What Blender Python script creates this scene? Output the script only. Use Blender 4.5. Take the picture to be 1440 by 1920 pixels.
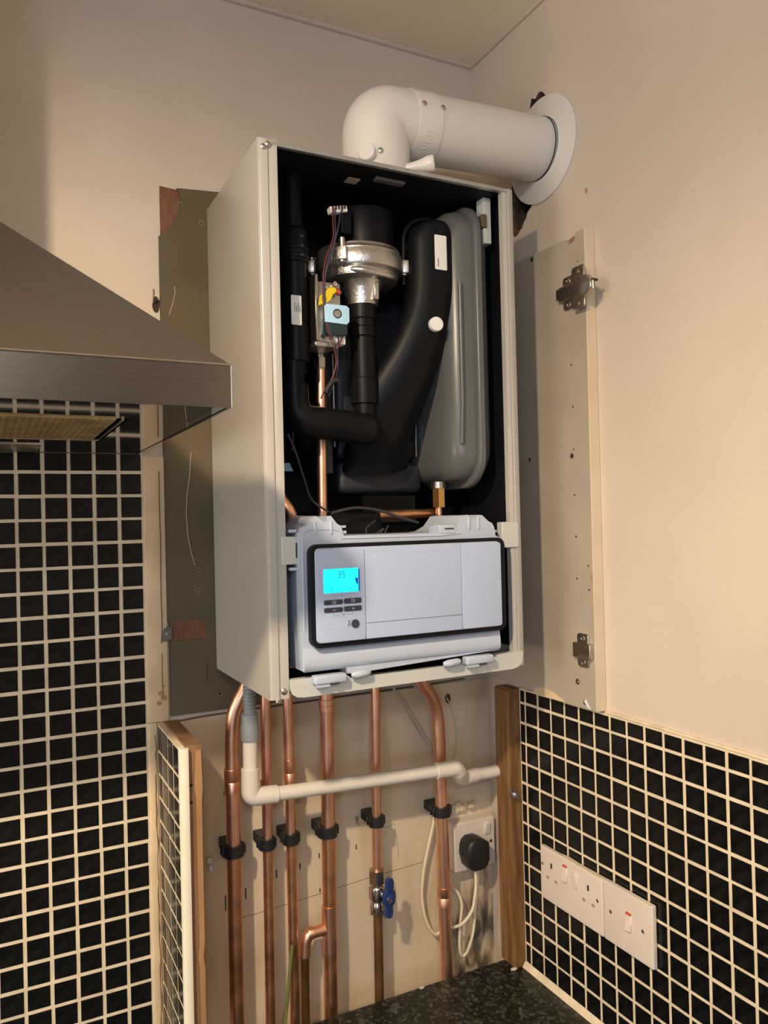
import bpy, bmesh, math, random
from mathutils import Vector, Matrix
random.seed(4)
D = bpy.data
for o in list(D.objects): D.objects.remove(o)
SC = bpy.context.scene
COL = SC.collection

# ------------------------------------------------------------------ camera
cam = D.cameras.new('camera'); cam.sensor_fit = 'VERTICAL'; cam.sensor_height = 32.0
cam.lens = 1470.5 / 1920 * 32.0; cam.clip_start = .02
co = D.objects.new('camera', cam); COL.objects.link(co)
R_ = Vector((0.89219173, -0.45103287, -0.02373335)); U_ = Vector((0.01724168, -0.01849726, 0.99968024)); W_ = Vector((0.45132765, 0.89231564, 0.00872654))
M = Matrix((R_, U_, -W_)).transposed().to_4x4(); M.translation = Vector((-0.03657, -1.22061, 1.55))
co.matrix_world = M
SC.camera = co

# ------------------------------------------------------------------ world, lights, exposure
wd = D.worlds.new('world'); SC.world = wd; wd.use_nodes = True
wd.node_tree.nodes['Background'].inputs[0].default_value = (.55, .68, 1, 1)
wd.node_tree.nodes['Background'].inputs[1].default_value = .25
SC.view_settings.view_transform = 'Standard'; SC.view_settings.look = 'None'
SC.view_settings.exposure = 0.0; SC.view_settings.gamma = 1.0; SC.view_settings.use_curve_mapping = False

def light(name, kind, loc, energy, color, size=.05, rot=None, size_y=None):
    l = D.lights.new(name, kind); l.energy = energy; l.color = color
    if kind == 'AREA':
        l.size = size
        if size_y: l.shape = 'RECTANGLE'; l.size_y = size_y
    else: l.shadow_soft_size = size
    o = D.objects.new(name, l); COL.objects.link(o); o.location = loc
    if rot: o.rotation_euler = rot
    return o
XL_W = -3.0
# the kitchen spotlight, left of and in front of the boiler, aimed down into the corner
sp = light('room_spotlight', 'SPOT', (-.42, -1.08, 2.20), 88.0, (1.0, .80, .56), .03)
sp.data.spot_size = math.radians(116); sp.data.spot_blend = 1.0
sp.rotation_euler = (Vector((.28, -.10, .70)) - Vector((-.42, -1.08, 2.20))).to_track_quat('-Z', 'Y').to_euler()
# unseen fill lamp added behind the camera to lift shaded front faces
light('rear_fill', 'POINT', (-.42, -2.60, 2.30), 26.0, (.88, .92, 1.0), .08)
# fill added from the left to brighten the boiler's shaded side
light('left_fill', 'AREA', (XL_W + .05, -.95, 1.40), 45.0, (1.0, .88, .72), 1.3, (0, math.radians(-90), 0), 1.3)
# daylight of the window in the wall behind the camera
light('window_daylight', 'AREA', (-1.6, -3.33, 1.45), 25.0, (.50, .70, 1.0), 1.1, (math.radians(122), 0, math.radians(-18)), 1.2)

# ------------------------------------------------------------------ material helpers
def mat(name, col, rough=.5, metal=0., vary=0., vscale=20., bump=0., bscale=200., spec=.5, emit=None, estr=0., coat=0., col2=None, stretch=None, detail=3.):
    m = D.materials.new(name); m.use_nodes = True; nt = m.node_tree; N = nt.nodes; L = nt.links
    p = N['Principled BSDF']
    p.inputs['Base Color'].default_value = (*col, 1); p.inputs['Roughness'].default_value = rough
    p.inputs['Metallic'].default_value = metal; p.inputs['Specular IOR Level'].default_value = spec
    p.inputs['Coat Weight'].default_value = coat
    if emit:
        p.inputs['Emission Color'].default_value = (*emit, 1); p.inputs['Emission Strength'].default_value = estr
    tc = None
    def coords():
        nonlocal tc
        if tc is None:
            t = N.new('ShaderNodeTexCoord'); tc = t.outputs['Object']
            if stretch:
                mp = N.new('ShaderNodeMapping'); mp.inputs['Scale'].default_value = stretch
                L.new(tc, mp.inputs['Vector']); tc = mp.outputs['Vector']
        return tc
    if vary or col2:
        n = N.new('ShaderNodeTexNoise'); n.inputs['Scale'].default_value = vscale; n.inputs['Detail'].default_value = detail
        L.new(coords(), n.inputs['Vector'])
        r = N.new('ShaderNodeValToRGB'); r.color_ramp.elements[0].position = .33; r.color_ramp.elements[1].position = .67
        a = col2 if col2 else tuple(c * (1 - vary) for c in col)
        b = col if col2 else tuple(min(1, c * (1 + vary)) for c in col)
        r.color_ramp.elements[0].color = (*a, 1); r.color_ramp.elements[1].color = (*b, 1)
        L.new(n.outputs['Fac'], r.inputs['Fac']); L.new(r.outputs['Color'], p.inputs['Base Color'])
    if bump:
        n = N.new('ShaderNodeTexNoise'); n.inputs['Scale'].default_value = bscale; n.inputs['Detail'].default_value = 4
        L.new(coords(), n.inputs['Vector'])
        b = N.new('ShaderNodeBump'); b.inputs['Strength'].default_value = bump; b.inputs['Distance'].default_value = .002
        L.new(n.outputs['Fac'], b.inputs['Height']); L.new(b.outputs['Normal'], p.inputs['Normal'])
    return m

PAINT = (.61, .52, .425)
m_wall = mat('wall_paint', PAINT, .75, vary=.05, vscale=3.5, bump=.12, bscale=160)
m_ceil = mat('ceiling_paint', (.88, .79, .65), .8, vary=.05, vscale=5, bump=.15, bscale=120)
m_floor = mat('floor_vinyl', (.30, .24, .18), .6, vary=.15, vscale=6)
m_grout = mat('grout', (.74, .61, .42), .8, vary=.10, vscale=30, bump=.2, bscale=400)
m_tile = mat('black_glaze', (.0065, .0065, .0065), .2, vary=.5, vscale=60, bump=.03, bscale=90, spec=.3)
m_plaster = mat('cream_plaster', (.66, .50, .31), .8, vary=.12, vscale=14, bump=.3, bscale=140)
m_board = mat('bare_plasterboard', (.105, .080, .046), .85, vary=.13, vscale=7, bump=.25, bscale=220)
m_redwood = mat('reddish_wood', (.20, .085, .045), .7, col2=(.13, .05, .028), vscale=40, stretch=(6, 1, 1), bump=.15, bscale=80)
m_white = mat('white_enamel', (.435, .412, .37), .25, vary=.015, vscale=3, spec=.4)
m_lip = mat('pale_sheet', (.54, .555, .52), .35, vary=.02, vscale=8)
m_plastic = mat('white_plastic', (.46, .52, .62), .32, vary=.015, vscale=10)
m_fascia = mat('fascia_plastic', (.42, .50, .67), .35, vary=.012, vscale=8)  # bluish cast of the cool light put into the base colour
m_flue = mat('flue_white', (.70, .67, .63), .28, vary=.02, vscale=9, bump=.03, bscale=12)
m_rubber = mat('black_gasket', (.005, .006, .011), .5, spec=.2)
m_dark = mat('dark_lining', (.005, .0055, .0075), .6, vary=.2, vscale=12, spec=.2)
m_blackp = mat('black_plastic', (.0055, .006, .0075), .4, vary=.2, vscale=25, bump=.05, bscale=160, spec=.13)
m_anthr = mat('anthracite_plastic', (.016, .018, .024), .5, vary=.2, vscale=20)
m_alu = mat('cast_aluminium', (.56, .54, .51), .36, 1.0, vary=.15, vscale=30, bump=.3, bscale=240)
m_steel = mat('brushed_steel', (.30, .275, .25), .34, 1.0, vary=.06, vscale=60, stretch=(1, 8, 12), bump=.04, bscale=200)
m_rimsteel = mat('brushed_steel_rim', (.20, .178, .155), .2, 1.0, vary=.06, vscale=60, stretch=(1, 8, 12), bump=.04, bscale=200)
m_mirror = mat('polished_steel', (.50, .49, .47), .045, 1.0, vary=.04, vscale=12)
m_zinc = mat('zinc_plate', (.50, .46, .40), .32, 1.0, vary=.15, vscale=60)
m_oldzinc = mat('dull_zinc', (.16, .15, .125), .6, .6, vary=.2, vscale=60)
m_chrome = mat('nickel', (.62, .58, .52), .2, 1.0, vary=.08, vscale=60)
m_railm = mat('galvanised_rail', (.50, .51, .50), .4, .8, vary=.08, vscale=40)
m_vessel = mat('grey_vessel_paint', (.105, .107, .105), .3, vary=.05, vscale=12, spec=.45)
m_copper = mat('copper', (.93, .51, .34), .38, 1.0, vary=.14, vscale=26, bump=.05, bscale=120)
m_copper_old = mat('tarnished_copper', (.74, .39, .20), .40, 1.0, vary=.3, vscale=30, bump=.1, bscale=120)
m_brown = mat('dark_tarnished_copper', (.17, .085, .03), .5, .6, vary=.45, vscale=40, stretch=(1, 1, .35), bump=.1, bscale=100)
m_brass = mat('brass', (.72, .45, .16), .25, 1.0)
m_pvc = mat('white_pvc', (.76, .70, .60), .32, vary=.03, vscale=20)
m_greyp = mat('grey_hose', (.26, .275, .27), .45, vary=.06, vscale=30)
m_clip = mat('black_clip', (.012, .012, .012), .45)
m_blue = mat('blue_handle', (.012, .04, .17), .38)
m_pine = mat('pine', (.275, .142, .050), .6, col2=(.125, .056, .017), vscale=16, stretch=(6, 6, .55), bump=.2, bscale=60, detail=6)
m_stud = mat('weathered_pine', (.30, .17, .085), .7, col2=(.19, .105, .05), vscale=14, stretch=(4, 4, .6), bump=.25, bscale=80)
m_studlight = mat('sawn_pine', (.46, .255, .115), .7, col2=(.36, .19, .085), vscale=20, stretch=(4, 4, .5))
m_mdf = mat('cabinet_laminate', (.41, .35, .275), .6, vary=.05, vscale=12, bump=.1, bscale=240)
m_edge = mat('cabinet_edging', (.68, .56, .40), .55, vary=.05, vscale=12)
m_trim = mat('tile_trim', (.90, .83, .66), .4, vary=.03, vscale=12)
m_socket = mat('socket_plastic', (.73, .63, .54), .35, vary=.02, vscale=30)
m_hole = mat('drill_hole', (.045, .03, .02), .9)
m_red = mat('red_mark', (.55, .06, .035), .5)
m_cable = mat('cream_cable', (.76, .68, .48), .45)
m_cable_grey = mat('grey_cable', (.52, .47, .40), .5)
m_brick = mat('raw_masonry', (.17, .10, .055), .95, col2=(.05, .03, .02), vscale=45, bump=1., bscale=120, detail=6)
m_yellow = mat('yellow_tag', (.75, .55, .01), .5)
m_label = mat('paper_label', (.78, .77, .74), .5)
m_ink = mat('ink', (.03, .03, .035), .6)
m_wire_red = mat('wire_red', (.13, .02, .02), .5)
m_wire_blue = mat('wire_violet', (.035, .03, .06), .5)
m_button = mat('button_rubber', (.028, .032, .05), .45)
m_lcd = mat('lcd_backlight', (.0, .30, .35), .3, emit=(.0, .80, .95), estr=1.15)
m_lcdink = mat('lcd_segment', (.0, .15, .22), .4, emit=(.0, .30, .45), estr=1.0)
m_lcdedge = mat('lcd_edge', (.0, .02, .22), .4, emit=(.0, .02, .35), estr=.5)
m_solplate = mat('plated_blue_sheen', (.44, .71, .92), .3, .0, vary=.03, vscale=30)  # blue window reflection on the coil cover painted into the base colour
m_zinc_dark = mat('grey_connector', (.10, .10, .105), .5)
m_green = mat('dark_green_coil', (.01, .03, .03), .4)
m_filter = mat('greasy_filter', (.55, .42, .20), .45, .5, col2=(.33, .24, .10), vscale=35)
m_leaf = mat('green_sleeve', (.17, .19, .05), .5, vary=.3, vscale=60)
m_seal = mat('sealant', (.74, .63, .45), .6, vary=.12, vscale=40)
m_dust = mat('plaster_crumb', (.66, .58, .46), .9)
m_glass = mat('window_glass', (.9, .95, 1), .05); m_glass.node_tree.nodes['Principled BSDF'].inputs['Transmission Weight'].default_value = 1.0
m_frame = mat('window_frame_white', (.8, .8, .78), .4)

def granite():
    m = D.materials.new('granite_laminate'); m.use_nodes = True; nt = m.node_tree; N = nt.nodes; L = nt.links; p = N['Principled BSDF']
    t = N.new('ShaderNodeTexCoord')
    v = N.new('ShaderNodeTexVoronoi'); v.inputs['Scale'].default_value = 190; L.new(t.outputs['Object'], v.inputs['Vector'])
    n = N.new('ShaderNodeTexNoise'); n.inputs['Scale'].default_value = 110; n.inputs['Detail'].default_value = 5; L.new(t.outputs['Object'], n.inputs['Vector'])
    mx = N.new('ShaderNodeMix'); mx.data_type = 'RGBA'; mx.inputs[0].default_value = .55
    L.new(v.outputs['Color'], mx.inputs[6]); L.new(n.outputs['Color'], mx.inputs[7])
    bw = N.new('ShaderNodeRGBToBW'); L.new(mx.outputs[2], bw.inputs[0])
    r = N.new('ShaderNodeValToRGB'); e = r.color_ramp.elements
    e[0].position = .36; e[0].color = (.003, .0033, .003, 1); e[1].position = .68; e[1].color = (.10, .10, .08, 1)
    x = e.new(.52); x.color = (.010, .011, .009, 1)
    L.new(bw.outputs[0], r.inputs[0]); L.new(r.outputs[0], p.inputs['Base Color']); p.inputs['Roughness'].default_value = .42; p.inputs['Specular IOR Level'].default_value = .25
    return m
m_granite = granite()

def stained_wall():
    """old wall behind the pipes: cream plaster with yellowed smears and black damp mould low beside the corner post"""
    m = D.materials.new('stained_plaster'); m.use_nodes = True; nt = m.node_tree; N = nt.nodes; L = nt.links; p = N['Principled BSDF']
    p.inputs['Roughness'].default_value = .75
    g = N.new('ShaderNodeNewGeometry'); sep = N.new('ShaderNodeSeparateXYZ'); L.new(g.outputs['Position'], sep.inputs[0])
    def math_(op, a, b=None, c=None):
        n = N.new('ShaderNodeMath'); n.operation = op
        for i, v in enumerate((a, b, c)):
            if v is None: continue
            if isinstance(v, (int, float)): n.inputs[i].default_value = v
            else: L.new(v, n.inputs[i])
        return n.outputs[0]
    def noise(scale, detail=4, st=None):
        n = N.new('ShaderNodeTexNoise'); n.inputs['Scale'].default_value = scale; n.inputs['Detail'].default_value = detail
        if st:
            mp = N.new('ShaderNodeMapping'); mp.inputs['Scale'].default_value = st; L.new(g.outputs['Position'], mp.inputs[0]); L.new(mp.outputs[0], n.inputs['Vector'])
        else: L.new(g.outputs['Position'], n.inputs['Vector'])
        return n.outputs['Fac']
    def rng(x, a, b):
        n = N.new('ShaderNodeMapRange'); n.interpolation_type = 'SMOOTHSTEP'; L.new(x, n.inputs[0]); n.inputs[1].default_value = a; n.inputs[2].default_value = b
        return n.outputs[0]
    X, Z = sep.outputs[0], sep.outputs[2]
    base = N.new('ShaderNodeMix'); base.data_type = 'RGBA'
    base.inputs[6].default_value = (.69, .57, .40, 1); base.inputs[7].default_value = (.58, .44, .26, 1)
    L.new(rng(noise(9, 5, (1.6, 1, .35)), .47, .68), base.inputs[0])
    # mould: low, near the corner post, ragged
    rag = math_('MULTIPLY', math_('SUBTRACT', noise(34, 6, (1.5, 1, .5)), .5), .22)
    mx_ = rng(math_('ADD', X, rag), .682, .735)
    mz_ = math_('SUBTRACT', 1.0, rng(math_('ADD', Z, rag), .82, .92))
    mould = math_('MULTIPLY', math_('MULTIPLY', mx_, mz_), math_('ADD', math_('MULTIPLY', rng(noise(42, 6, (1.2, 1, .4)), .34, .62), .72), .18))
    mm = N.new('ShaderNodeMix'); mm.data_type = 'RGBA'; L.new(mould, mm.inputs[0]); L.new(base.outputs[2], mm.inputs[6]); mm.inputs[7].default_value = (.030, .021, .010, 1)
    L.new(mm.outputs[2], p.inputs['Base Color'])
    b = N.new('ShaderNodeBump'); b.inputs['Strength'].default_value = .2; b.inputs['Distance'].default_value = .003
    L.new(noise(90, 5), b.inputs['Height']); L.new(b.outputs[0], p.inputs['Normal'])
    return m
m_oldwall = stained_wall()

# ------------------------------------------------------------------ mesh helpers
def new(): return bmesh.new()

def box(bm, x0, x1, y0, y1, z0, z1, bev=0., seg=2):
    x0, x1 = min(x0, x1), max(x0, x1); y0, y1 = min(y0, y1), max(y0, y1); z0, z1 = min(z0, z1), max(z0, z1)
    t = bmesh.new()
    bmesh.ops.create_cube(t, size=1)
    for v in t.verts:
        v.co = Vector(((x0 + x1) / 2 + v.co.x * (x1 - x0), (y0 + y1) / 2 + v.co.y * (y1 - y0), (z0 + z1) / 2 + v.co.z * (z1 - z0)))
    if bev > 0:
        bmesh.ops.bevel(t, geom=list(t.edges), offset=min(bev, .49 * min(x1 - x0, y1 - y0, z1 - z0)), segments=seg, profile=.5, affect='EDGES')
    join(bm, t); return bm

def join(bm, t, mtx=None):
    mp = {}
    for v in t.verts: mp[v] = bm.verts.new(mtx @ v.co if mtx else v.co)
    for f in t.faces:
        try: bm.faces.new([mp[v] for v in f.verts])
        except ValueError: pass
    t.free()

def rings(bm, loops, closed=True, cap0=True, cap1=True):
    vs = [[bm.verts.new(p) for p in lp] for lp in loops]
    n = len(loops[0])
    for a, b in zip(vs, vs[1:]):
        for i in range(n):
            j = (i + 1) % n
            bm.faces.new((a[i], a[j], b[j], b[i]))
    if cap0: bm.faces.new(list(reversed(vs[0])))
    if cap1: bm.faces.new(vs[-1])
    return bm

def frame(d):
    d = d.normalized(); a = Vector((0, 0, 1)) if abs(d.z) < .9 else Vector((0, 1, 0))
    u = a.cross(d).normalized(); return u, d.cross(u)

def cyl(bm, p0, p1, r0, r1=None, n=24, cap=True):
    p0, p1 = Vector(p0), Vector(p1); r1 = r0 if r1 is None else r1; u, v = frame(p1 - p0)
    L = lambda p, r: [p + (u * math.cos(2 * math.pi * i / n) + v * math.sin(2 * math.pi * i / n)) * r for i in range(n)]
    return rings(bm, [L(p0, r0), L(p1, r1)], cap0=cap, cap1=cap)

def lathe(bm, prof, org, axis, n=32):
    """prof: list of (radius, height along axis)"""
    org, ax = Vector(org), Vector(axis).normalized(); u, v = frame(ax)
    lps = [[org + ax * h + (u * math.cos(2 * math.pi * i / n) + v * math.sin(2 * math.pi * i / n)) * max(r, 1e-5) for i in range(n)] for r, h in prof]
    return rings(bm, lps)

def fillet(pts, rad, k=7):
    pts = [Vector(p) for p in pts]; out = [pts[0]]
    for i in range(1, len(pts) - 1):
        a, b, c = pts[i - 1], pts[i], pts[i + 1]; d0 = (a - b); d1 = (c - b)
        r = rad[i - 1] if isinstance(rad, (list, tuple)) else rad
        ang = d0.angle(d1); t = min(r / math.tan(ang / 2), .49 * d0.length, .49 * d1.length)
        p, q = b + d0.normalized() * t, b + d1.normalized() * t
        for j in range(k + 1):
            s = j / k; out.append(p * (1 - s) ** 2 + b * 2 * s * (1 - s) + q * s ** 2)
    out.append(pts[-1]); return out

def spline(pts, k=8):
    P = [Vector(p) for p in pts]; P = [P[0] * 2 - P[1]] + P + [P[-1] * 2 - P[-2]]; out = []
    for i in range(1, len(P) - 2):
        a, b, c, d = P[i - 1:i + 3]
        for j in range(k):
            t = j / k
            out.append(.5 * (2 * b + (c - a) * t + (2 * a - 5 * b + 4 * c - d) * t * t + (3 * b - a - 3 * c + d) * t ** 3))
    out.append(P[-2]); return out

def tube(bm, pts, r, n=16, ab=None, cap=True):
    """tube along pts; r scalar or list; ab=(vec) optional fixed second axis with list of depth radii"""
    pts = [Vector(p) for p in pts]; m = len(pts)
    tg = [(pts[min(i + 1, m - 1)] - pts[max(i - 1, 0)]).normalized() for i in range(m)]
    u, v = frame(tg[0]); lps = []
    for i in range(m):
        if ab:
            w = Vector(ab[0]); v = (w - tg[i] * w.dot(tg[i])).normalized(); u = v.cross(tg[i]).normalized(); rb = ab[1][i] if isinstance(ab[1], list) else ab[1]
        else:
            u = (u - tg[i] * u.dot(tg[i])).normalized(); v = tg[i].cross(u); rb = None
        ra = r[i] if isinstance(r, list) else r
        if rb is None: rb = ra
        lps.append([pts[i] + u * math.cos(2 * math.pi * k / n) * ra + v * math.sin(2 * math.pi * k / n) * rb for k in range(n)])
    return rings(bm, lps, cap0=cap, cap1=cap)

def prism(bm, poly, axis, d0, d1):
    """poly: 2D points; axis 'X' -> (y,z), 'Y' -> (x,z), 'Z' -> (x,y)"""
    f = {'X': lambda p, d: Vector((d, p[0], p[1])), 'Y': lambda p, d: Vector((p[0], d, p[1])), 'Z': lambda p, d: Vector((p[0], p[1], d))}[axis]
    return rings(bm, [[f(p, d0) for p in poly], [f(p, d1) for p in poly]])

def rrect(x0, x1, z0, z1, r, k=5):
    out = []
    for cx, cz, a0 in ((x1 - r, z1 - r, 0), (x0 + r, z1 - r, 90), (x0 + r, z0 + r, 180), (x1 - r, z0 + r, 270)):
        for i in range(k + 1):
            a = math.radians(a0 + 90 * i / k); out.append((cx + r * math.cos(a), cz + r * math.sin(a)))
    return out

def slab(bm, poly, axis, d0, d1, bev=.002, inset_back=False):
    """prism with a softly rounded rim on the d1 side"""
    c = (sum(p[0] for p in poly) / len(poly), sum(p[1] for p in poly) / len(poly))
    x0, x1 = min(p[0] for p in poly), max(p[0] for p in poly); z0, z1 = min(p[1] for p in poly), max(p[1] for p in poly)
    def sh(b): return [(c[0] + (p[0] - c[0]) * (1 - 2 * b / (x1 - x0)), c[1] + (p[1] - c[1]) * (1 - 2 * b / (z1 - z0))) for p in poly]
    s = 1 if d1 > d0 else -1
    f = {'X': lambda p, d: Vector((d, p[0], p[1])), 'Y': lambda p, d: Vector((p[0], d, p[1])), 'Z': lambda p, d: Vector((p[0], p[1], d))}[axis]
    lps = [[f(p, d0) for p in poly]]
    for t in range(4):
        a = t / 3 * math.pi / 2
        lps.append([f(p, d1 - s * bev * (1 - math.sin(a))) for p in sh(bev * (1 - math.cos(a)))])
    return rings(bm, lps)

def ring_prism(bm, outer, inner, axis, d0, d1):
    f = {'X': lambda p, d: Vector((d, p[0], p[1])), 'Y': lambda p, d: Vector((p[0], d, p[1])), 'Z': lambda p, d: Vector((p[0], p[1], d))}[axis]
    n = len(outer); V = [[bm.verts.new(f(p, d)) for p in lp] for lp, d in ((outer, d0), (outer, d1), (inner, d1), (inner, d0))]
    for a in range(4):
        b = (a + 1) % 4
        for i in range(n):
            j = (i + 1) % n; bm.faces.new((V[a][i], V[a][j], V[b][j], V[b][i]))
    return bm

def sphere(bm, c, r, sub=2):
    t = bmesh.new(); bmesh.ops.create_icosphere(t, subdivisions=sub, radius=1)
    r = r if isinstance(r, (tuple, list)) else (r, r, r)
    for v in t.verts: v.co = Vector(c) + Vector((v.co.x * r[0], v.co.y * r[1], v.co.z * r[2]))
    join(bm, t); return bm

WL = {}
def obj(name, bm, m, parent=None, sharp=38):
    bmesh.ops.recalc_face_normals(bm, faces=list(bm.faces))
    lo = Vector((min(v.co[i] for v in bm.verts) for i in range(3))); hi = Vector((max(v.co[i] for v in bm.verts) for i in range(3)))
    c = (lo + hi) / 2
    if parent is None: c.z = lo.z
    for v in bm.verts: v.co -= c
    for f in bm.faces: f.smooth = True
    for e in bm.edges:
        if len(e.link_faces) == 2 and e.calc_face_angle(0) > math.radians(sharp): e.smooth = False
    me = D.meshes.new(name); bm.to_mesh(me); bm.free(); me.materials.append(m)
    o = D.objects.new(name, me); COL.objects.link(o); WL[o.name] = c
    if parent: o.parent = parent; o.location = c - WL[parent.name]
    else: o.location = c
    return o

def link_mesh(name, me, loc, parent):
    o = D.objects.new(name, me); COL.objects.link(o); WL[o.name] = Vector(loc)
    o.parent = parent; o.location = Vector(loc) - WL[parent.name]; return o

def tag(o, label, cat, group=None):
    o['label'] = label; o['category'] = cat
    if group: o['group'] = group
    return o

def thing(name, loc, label, cat, group=None):
    o = D.objects.new(name, None); o.empty_display_size = .02; COL.objects.link(o); o.location = loc; WL[o.name] = Vector(loc)
    return tag(o, label, cat, group)

def struct(name, bm, m):
    o = obj(name, bm, m); o['kind'] = 'structure'; return o

# ------------------------------------------------------------------ room shell
XR = .7859; ZC = 2.391; ZF = -.13; XL = -3.0; YF = -3.4; P = .0345
wall_back = struct('wall_back', box(new(), XL, XR + .12, 0, .12, ZF, ZC), m_wall)

def wall_right_mesh():
    """plane with a ragged core hole round the flue"""
    hole = [(-.106, 2.060), (-.109, 2.046), (-.115, 2.040), (-.121, 2.0315), (-.130, 2.033), (-.136, 2.0385), (-.142, 2.040), (-.148, 2.050), (-.153, 2.0525), (-.158, 2.062), (-.166, 2.066), (-.185, 2.076), (-.215, 2.085), (-.250, 2.10), (-.268, 2.14), (-.262, 2.19), (-.24, 2.222),
            (-.214, 2.231), (-.205, 2.243), (-.196, 2.247), (-.186, 2.240), (-.176, 2.246), (-.170, 2.228), (-.150, 2.19), (-.125, 2.15), (-.112, 2.11), (-.104, 2.085)]
    bm = bmesh.new()
    out = [bm.verts.new((XR, y, z)) for y, z in ((YF, ZF), (.12, ZF), (.12, ZC), (YF, ZC))]
    inn = [bm.verts.new((XR, y, z)) for y, z in hole]
    ed = [bm.edges.new((l[i], l[(i + 1) % len(l)])) for l in (out, inn) for i in range(len(l))]
    bmesh.ops.triangle_fill(bm, use_beauty=True, edges=ed)
    b2 = [bm.verts.new((XR + .10, v.co.y, v.co.z)) for v in out]
    for i in range(4): bm.faces.new((out[i], out[(i + 1) % 4], b2[(i + 1) % 4], b2[i]))
    bm.faces.new(b2)
    return bm, hole
bmw, hole = wall_right_mesh()
wall_right = struct('wall_right', bmw, m_wall)
# rough masonry lining of the core hole
bm = new(); n = len(hole); cy = sum(p[0] for p in hole) / n; cz = sum(p[1] for p in hole) / n
lps = []
for d, s in ((0., 1.), (.012, .97), (.03, 1.02), (.05, .98), (.08, .95)):
    lps.append([Vector((XR + d, cy + (p[0] - cy) * s * random.uniform(.96, 1.02), cz + (p[1] - cz) * s * random.uniform(.96, 1.02))) if d else Vector((XR, p[0], p[1])) for p in hole])
rings(bm, lps, cap0=False)
obj('hole_lining', bm, m_brick, wall_right, 20)
ceiling = struct('ceiling', box(new(), XL, XR + .12, YF, .12, ZC, ZC + .1), m_ceil)
floor = struct('floor', box(new(), XL, XR + .12, YF, .12, ZF - .1, ZF), m_floor)
m_far = mat('far_wall_paint', (.30, .25, .20), .8, vary=.05, vscale=3)
bm = new(); ly0, ly1, lz0, lz1 = -1.60, -.30, .75, 2.05   # left wall, opening made for the added fill window
box(bm, XL - .1, XL, YF, ly0, ZF, ZC); box(bm, XL - .1, XL, ly1, .12, ZF, ZC); box(bm, XL - .1, XL, ly0, ly1, ZF, lz0); box(bm, XL - .1, XL, ly0, ly1, lz1, ZC)
struct('wall_left', bm, m_far)
bm = new(); ring_prism(bm, [(ly0, lz0), (ly1, lz0), (ly1, lz1), (ly0, lz1)], [(ly0 + .05, lz0 + .05), (ly1 - .05, lz0 + .05), (ly1 - .05, lz1 - .05), (ly0 + .05, lz1 - .05)], 'X', XL - .07, XL - .02)
fill_win = struct('fill_window', bm, m_frame)  # invented window, added to go with the fill from the left
obj('glass_pane', box(new(), XL - .05, XL - .044, ly0 + .05, ly1 - .05, lz0 + .05, lz1 - .05), m_glass, fill_win)  # pane of the added window
bm = new()   # wall behind the camera with a window opening
wx0, wx1, wz0, wz1 = -2.2, -1.0, .85, 2.05
box(bm, XL, wx0, YF - .1, YF, ZF, ZC); box(bm, wx1, XR + .12, YF - .1, YF, ZF, ZC); box(bm, wx0, wx1, YF - .1, YF, ZF, wz0); box(bm, wx0, wx1, YF - .1, YF, wz1, ZC)
struct('wall_front', bm, m_far)
bm = new(); ring_prism(bm, [(wx0, wz0), (wx1, wz0), (wx1, wz1), (wx0, wz1)], [(wx0 + .05, wz0 + .05), (wx1 - .05, wz0 + .05), (wx1 - .05, wz1 - .05), (wx0 + .05, wz1 - .05)], 'Y', YF - .07, YF - .02)
win = struct('window_1', bm, m_frame)
obj('glass_pane', box(new(), wx0 + .05, wx1 - .05, YF - .05, YF - .044, wz0 + .05, wz1 - .05), m_glass, win)
obj('mullion', box(new(), -1.62, -1.58, YF - .07, YF - .02, wz0 + .05, wz1 - .05), m_frame, win)

# painted sealing fillets where walls meet the ceiling
bm = new(); cyl(bm, (XL, -.002, ZC - .001), (XR, -.002, ZC - .001), .005, n=8); t1 = struct('trim_1', bm, m_wall)
bm = new(); cyl(bm, (XR - .002, YF, ZC - .001), (XR - .002, 0, ZC - .001), .004, n=8); struct('trim_2', bm, m_wall)

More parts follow.
